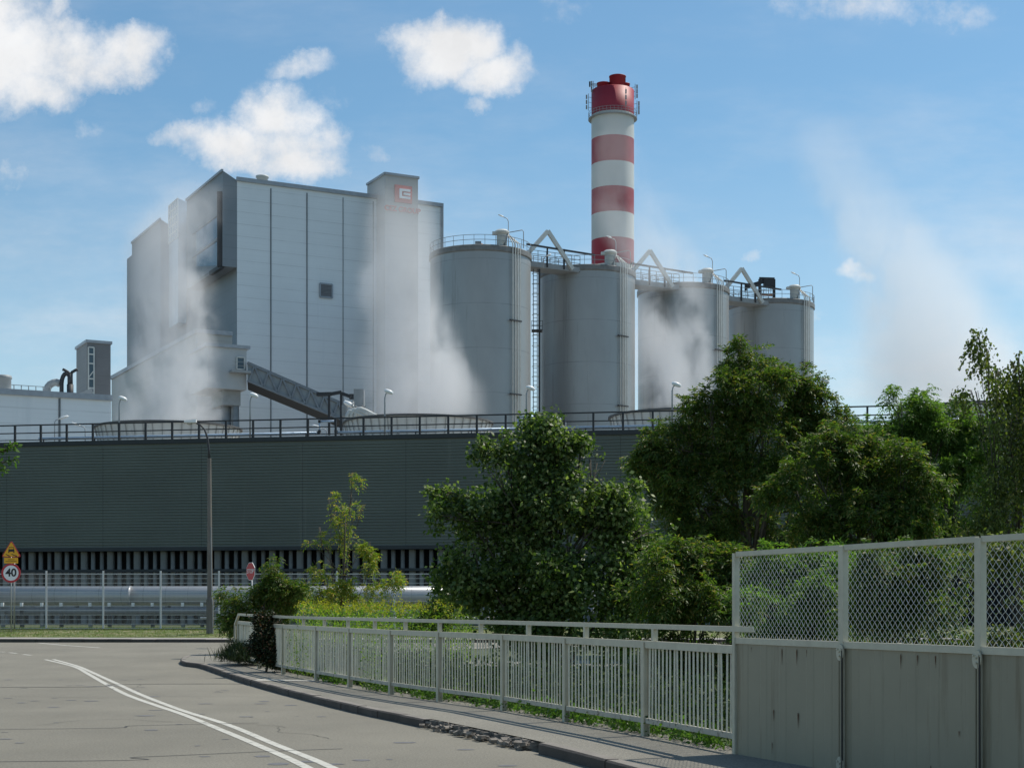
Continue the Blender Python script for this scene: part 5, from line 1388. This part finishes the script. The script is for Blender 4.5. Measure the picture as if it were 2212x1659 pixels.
# shrubs
sh1 = [(625, 1285, 34, 30), (515, 1312, 34, 26), (545, 1325, 60, 26), (592, 1228, 9, 14, 0), (592, 1262, 22, 20), (622, 1266, 24, 20), (542, 1298, 40, 20), (570, 1280, 24, 16), (600, 1295, 52, 36), (520, 1300, 32, 24), (570, 1325, 64, 24), (640, 1310, 24, 24), (505, 1330, 26, 18), (495, 1350, 22, 14)]
make_tree('ash_shrub', 'bright green leafy shrub just below the stop sign', 'shrub', sh1, 47, 570, .2, L_ASH, 'pinnate', .11, 1700, .05, 'shrubs behind the railings', depth=.7)
sh2 = [(960, 1300, 44, 26), (925, 1315, 30, 22), (990, 1330, 40, 34), (940, 1345, 50, 22), (975, 1285, 24, 14)]
make_tree('dark_shrub', 'low dark shrub at the left foot of the dense maple', 'shrub', sh2, 36, 960, -.9, L_MAPLE, 'broad', .075, 700, .05, 'shrubs behind the railings', depth=.8)
sh3 = [(1425, 1195, 26, 34), (1560, 1195, 30, 30), (1490, 1215, 26, 26), (1440, 1225, 50, 40), (1520, 1235, 60, 44), (1580, 1220, 50, 40), (1430, 1290, 80, 60), (1520, 1310, 90, 70), (1600, 1290, 60, 60), (1400, 1250, 40, 50), (1460, 1380, 100, 60), (1570, 1380, 80, 60), (1520, 1440, 120, 60), (1430, 1450, 80, 60), (1600, 1460, 60, 70), (1500, 1520, 120, 60)]
make_tree('ash_shrub', 'light green bushy growth left of the tall screen, behind the handrail', 'shrub', sh3, 27, 1500, -1.4, L_ASH, 'pinnate', .085, 3400, .06, 'shrubs behind the railings')
sh4 = [(1660, 1230, 60, 40), (1740, 1230, 70, 50), (1650, 1300, 70, 50), (1700, 1360, 80, 50), (1640, 1380, 50, 50), (1800, 1290, 80, 60), (1820, 1220, 60, 40), (1780, 1370, 80, 40)]
make_tree('screen_shrub', 'green shrub behind the first mesh bay of the tall screen', 'shrub', sh4, 23, 1720, -1.5, L_ASH2, 'pinnate', .075, 1500, .05, 'shrubs behind the tall screen')
sh5 = [(1900, 1240, 70, 50), (1980, 1230, 70, 50), (1900, 1320, 80, 60), (2000, 1320, 90, 60), (2060, 1240, 70, 50), (1940, 1390, 90, 40), (2060, 1390, 80, 40)]
make_tree('screen_shrub', 'dark shrub behind the second mesh bay of the tall screen', 'shrub', sh5, 21, 1980, -1.5, L_ASH, 'pinnate', .07, 1400, .05, 'shrubs behind the tall screen')
sh6 = [(2140, 1210, 60, 50), (2210, 1210, 60, 60), (2130, 1310, 70, 60), (2220, 1310, 80, 70), (2170, 1390, 100, 40), (2280, 1260, 60, 90)]
make_tree('screen_shrub', 'olive shrub behind the rightmost mesh bay of the tall screen', 'shrub', sh6, 19, 2180, -1.5, L_BIRCH, 'broad', .06, 1500, .05, 'shrubs behind the tall screen')
# creeper over the railing end
iv = [(x + 15, y, rx, ry) for x, y, rx, ry in [(545, 1395, 18, 44), (585, 1400, 24, 46), (600, 1385, 12, 40), (570, 1345, 34, 16), (590, 1380, 20, 40), (560, 1400, 26, 40), (585, 1420, 20, 28), (555, 1425, 22, 20), (572, 1365, 32, 28)]]
make_tree('creeper', 'dark creeper swallowing the far end of the railing', 'climbing plant', iv, 36.2, 575, .12, L_IVY, 'broad', .05, 4200, .03, depth=.45, tufts=0)
# leafy twig entering at the left edge
tw, _ = make_tree('roadside_tree', 'bright green roadside tree reaching its leafy branch tips in at the left edge', 'tree', [(-330, 960, 140, 110), (-420, 820, 190, 150), (-300, 760, 120, 110), (-540, 900, 170, 170), (-440, 640, 150, 120)], 16.8, -430, 0, L_WEED, 'broad', .06, 2600, .11)
D = 16.0; pts_ = [((-90, 1010), (-40, 995), (0, 975), (40, 960)), ((-40, 995), (0, 1000), (34, 994)), ((-40, 1000), (-10, 1012), (12, 1016)), ((-90, 980), (-30, 970), (10, 975), (28, 955))]
mb = MB(); C_ = []
for pl_ in pts_:
    q = [PX(x, y, D) for x, y in pl_]; mb.tube(q, [.012] * (len(q) - 1) + [.003], 5)
    for i in range(len(q) - 1):
        for k in range(22): C_.append(q[i].lerp(q[i + 1], random.random()))
mb.tube([PX(-90, 995, D), PX(-250, 1010, D + .4), PX(-420, 1050, D + .8)], [.012, .025, .05], 8)
mb.build('twig', M_BARK, tw, True)
C_ = np.array([tuple(c) for c in C_]); n = len(C_); C_ += rng.normal(size=(n, 3)) * .015
A = rng.normal(size=(n, 3)) + np.array([.5, 0, .1]); A /= np.linalg.norm(A, axis=1, keepdims=True); Nn = rand_dirs(n) + np.array([0, -.3, .8]); Nn /= np.linalg.norm(Nn, axis=1, keepdims=True)
L_ = rng.uniform(.04, .07, n); V_, F_ = leaves(C_, A, Nn, L_, L_ * .55); npmesh('leaves', V_, F_, L_WEED, tw)

# goldenrod stand (stuff) behind the railing
def scatter(name, n, fx_, lm, L, W, up=1.0, spread=.4, label=None, cat=None):
    C = np.array([fx_() for _ in range(n)]); A = rng.normal(size=(n, 3)) * spread + np.array([0, 0, up]); A /= np.linalg.norm(A, axis=1, keepdims=True)
    Nn = rand_dirs(n); l = rng.uniform(.6, 1.3, n) * L; V, F = leaves(C, A, Nn, l, l * W)
    o = npmesh(name, V, F, lm); return tag(o, label, cat, kind='stuff')
stems = [PX(random.uniform(640, 1020), random.gauss(1312 + 0, 7) , random.uniform(33, 41)) for _ in range(900)]
def gf():
    s = random.choice(stems); h = random.random() ** .7; return (s.x + random.gauss(0, .05), s.y + random.gauss(0, .05), (-.9) + (s.z + .9) * h)
scatter('goldenrod_leaves', 16000, gf, L_GOLD, .09, .28, .45, .6, 'tall green goldenrod stems massed behind the railing', 'wildflowers')
def gt_():
    s = random.choice(stems[:330]); return (s.x + random.gauss(0, .035), s.y + random.gauss(0, .035), s.z + random.gauss(0, .035))
scatter('goldenrod_flowers', 2800, gt_, L_GOLDTOP, .045, .7, .5, .8, 'yellow flower plumes topping the goldenrod', 'wildflowers')
# undergrowth right behind the railing and the weeds at its foot
def ug():
    D = random.uniform(13, 40); x = railX(D) + .35 + abs(random.gauss(0, 1.0)); z = ground_z(x, D); return (x, D, z + random.random() ** 1.5 * .75)
scatter('undergrowth', 42000, ug, leafmat('undergrowth_leaves', (.010, .022, .005), (.030, .058, .011), (.075, .10, .025), .22, .75), .07, .5, .3, .8, 'tangled green undergrowth behind the railing', 'undergrowth')
def ug2():
    D = random.choice([17.2, 18.9, 20.4, 21.5, 23.2, 25.6, 28.0, 31.0]) + random.gauss(0, .45); x = railX(D) + .12 + random.gauss(0, .07); return (x, D, .14 + abs(random.gauss(0, .09)))
scatter('weeds', 3600, ug2, L_WEED, .07, .5, .25, .9, 'bright weeds pushing under the bottom rail', 'weeds')
def vine():
    k = random.random(); D = random.choice([32.8, 33.6, 34.3, 28.5, 27.8]) + random.gauss(0, .25); return (railX(D) + .05 + random.gauss(0, .04), D, .2 + random.random() * .95)
scatter('vine_leaves', 1500, vine, L_GOLD, .04, .7, -.2, .8, 'thin vine tangled in the far railing bays', 'vine')
# dark grass clump at the kerb tip
def gc():
    a = random.random(); x = -6.75 + random.gauss(0, .27); y = 40.2 + random.gauss(0, .5); return (x, y, .18 + max(0, .30 - abs(x + 7.0) * .35) * random.random())
scatter('grass_clump', 5200, gc, leafmat('dark_grass', (.012, .022, .006), (.028, .045, .012), None, .15, .6), .34, .05, 1.0, .4, 'dark grass clump at the kerb tip by the railing end', 'grass')
# grass on the far verge and behind the fence
def vg():
    x = random.uniform(-24, 3); y = fky(x) + 2.35 + (69.2 - fky(x) - 2.35) * random.random() ** .8; return (x, y, verge_z(x, y))
scatter('verge_grass', 16000, vg, L_GRASS, .085, .16, 1.0, .5, 'dry short grass on the far verge', 'grass')
def bg_(): return (random.uniform(-26, 6), random.uniform(69.6, 73), .6)
scatter('back_grass', 9000, bg_, leafmat('bright_grass', (.08, .12, .02), (.16, .20, .04), None, .3, .6), .12, .14, 1.0, .5, 'light green grass behind the mesh fence', 'grass')  # slightly lighter green than the verge blades

# ---------------------------------------------------------------- steam
def steam(label, pts, D, seed, dens, rd=1.0):
    """pts: list of (y_px, x_centre_px, half width px, density factor) from bottom to top, at depth D"""
    base = PX(pts[0][1], pts[0][0], D)
    Z = [EYE - (p[0] - HZ) * D / FPX - base.z for p in pts]; Xc = [(p[1] - pts[0][1]) * D / FPX for p in pts]; Rr = [p[2] * D / FPX for p in pts]
    n = 24; vs, fs = [], []
    for z, x, r in zip(Z, Xc, Rr):
        for k in range(n):
            a = 2 * math.pi * k / n; vs.append((x + r * 1.05 * math.cos(a), r * rd * 1.05 * math.sin(a), z))
    for i in range(len(Z) - 1):
        for k in range(n):
            k2 = (k + 1) % n; fs.append((i * n + k, i * n + k2, (i + 1) * n + k2, (i + 1) * n + k))
    fs.append(tuple(range(n - 1, -1, -1))); fs.append(tuple((len(Z) - 1) * n + k for k in range(n)))
    me = bpy.data.meshes.new('steam_plume'); me.from_pydata(vs, [], fs); me.update()
    o = bpy.data.objects.new('steam_plume', me); COL.objects.link(o); o.location = base
    tag(o, label, 'steam', 'steam plumes above the fan stacks')
    m = bpy.data.materials.new('steam'); m.use_nodes = True; nt = m.node_tree; N, L = nt.nodes, nt.links; N.clear()
    out = N.new('ShaderNodeOutputMaterial'); pv = N.new('ShaderNodeVolumePrincipled'); L.new(pv.outputs[0], out.inputs['Volume'])
    pv.inputs['Color'].default_value = (.995, .985, .985, 1); pv.inputs['Anisotropy'].default_value = .15
    tc = N.new('ShaderNodeTexCoord'); sp_ = N.new('ShaderNodeSeparateXYZ'); L.new(tc.outputs['Object'], sp_.inputs[0])
    H = Z[-1]
    tz = N.new('ShaderNodeMath'); tz.operation = 'DIVIDE'; L.new(sp_.outputs[2], tz.inputs[0]); tz.inputs[1].default_value = H
    def curve(vals):
        lo, hi = min(vals), max(vals); rg = max(hi - lo, 1e-3)
        fc = N.new('ShaderNodeFloatCurve'); c = fc.mapping.curves[0]
        c.points[0].location = (0, (vals[0] - lo) / rg); c.points[1].location = (1, (vals[-1] - lo) / rg)
        for z, v in list(zip(Z, vals))[1:-1]: c.points.new(z / H, (v - lo) / rg)
        fc.mapping.update(); L.new(tz.outputs[0], fc.inputs['Value'])
        ma = N.new('ShaderNodeMath'); ma.operation = 'MULTIPLY_ADD'; L.new(fc.outputs[0], ma.inputs[0]); ma.inputs[1].default_value = rg; ma.inputs[2].default_value = lo
        return ma.outputs[0]
    cxn, rn, dn_ = curve(Xc), curve(Rr), curve([p[3] for p in pts])
    def mth(op, a, b=None):
        q = N.new('ShaderNodeMath'); q.operation = op
        for i, v in enumerate((a, b)):
            if v is None: continue
            if hasattr(v, 'is_linked'): L.new(v, q.inputs[i])
            else: q.inputs[i].default_value = v
        return q.outputs[0]
    dx = mth('SUBTRACT', sp_.outputs[0], cxn); dy = mth('DIVIDE', sp_.outputs[1], rd)
    rr_ = mth('DIVIDE', mth('SQRT', mth('ADD', mth('MULTIPLY', dx, dx), mth('MULTIPLY', dy, dy))), rn)
    def nz(scale, det, w, st=(1, 1, .62)):
        mp = N.new('ShaderNodeMapping'); mp.inputs['Scale'].default_value = st; mp.inputs['Location'].default_value = (seed * 7.3, seed * 3.1, w); L.new(tc.outputs['Object'], mp.inputs[0])
        q = N.new('ShaderNodeTexNoise'); q.inputs['Scale'].default_value = scale; q.inputs['Detail'].default_value = det; q.inputs['Roughness'].default_value = .6; q.inputs['Distortion'].default_value = .4
        L.new(mp.outputs[0], q.inputs['Vector']); return q.outputs[0]
    n1 = nz(.14, 8, 0)
    n2 = nz(.42, 7, 11)
    e = mth('ADD', mth('ADD', rr_, mth('MULTIPLY', mth('SUBTRACT', n1, .5), 3.6)), mth('MULTIPLY', mth('SUBTRACT', n2, .5), 2.9))
    mr = N.new('ShaderNodeMapRange'); mr.interpolation_type = 'SMOOTHSTEP'; L.new(e, mr.inputs['Value'])
    mr.inputs['From Min'].default_value = 1.15; mr.inputs['From Max'].default_value = 0.40; mr.inputs['To Min'].default_value = 0; mr.inputs['To Max'].default_value = 1
    hard = N.new('ShaderNodeMapRange'); hard.interpolation_type = 'SMOOTHSTEP'; L.new(rr_, hard.inputs['Value']); hard.inputs['From Min'].default_value = 1.0; hard.inputs['From Max'].default_value = .45; hard.inputs['To Max'].default_value = 1
    fin = mth('MULTIPLY', mth('MULTIPLY', mr.outputs[0], hard.outputs[0]), mth('MULTIPLY', dn_, dens))
    L.new(fin, pv.inputs['Density'])
    o.data.materials.append(m)
    m.cycles.volume_sampling = 'DISTANCE' if hasattr(m.cycles, 'volume_sampling') else m.cycles.volume_sampling
    return o
steam('broad steam plume rising in front of the boiler house flank', [(908, 365, 150, 1), (850, 370, 150, .95), (780, 372, 135, .95), (700, 375, 130, .95), (620, 372, 125, .95), (540, 368, 118, .85), (470, 395, 120, .55), (390, 440, 100, .0)], 102.2, 6, .55, .5)
steam('steam plume drifting between the logo shaft and the leftmost silo', [(895, 905, 165, 1), (840, 905, 160, .95), (760, 900, 145, .9), (680, 880, 130, .85), (600, 860, 125, .85), (520, 865, 108, .7), (440, 865, 95, .38), (370, 860, 75, .0)], 99, 7, .55, .5)
steam('steam plume veiling the third silo and drifting across the chimney', [(880, 1470, 130, 1), (800, 1465, 125, 1), (720, 1460, 120, .95), (640, 1450, 125, .8), (560, 1425, 125, .6), (480, 1370, 115, .3), (380, 1330, 90, .22), (300, 1330, 80, .2), (230, 1330, 60, .0)], 96, 8, .5, .5)
steam('pale steam plume rising against the sky at the right', [(870, 2070, 250, .75), (800, 2045, 235, .75), (720, 2015, 210, .7), (640, 1985, 190, .6), (560, 1935, 170, .5), (480, 1880, 150, .4), (400, 1830, 140, .28), (320, 1790, 110, .2), (250, 1770, 80, .0)], 93, 5, .36, .7)
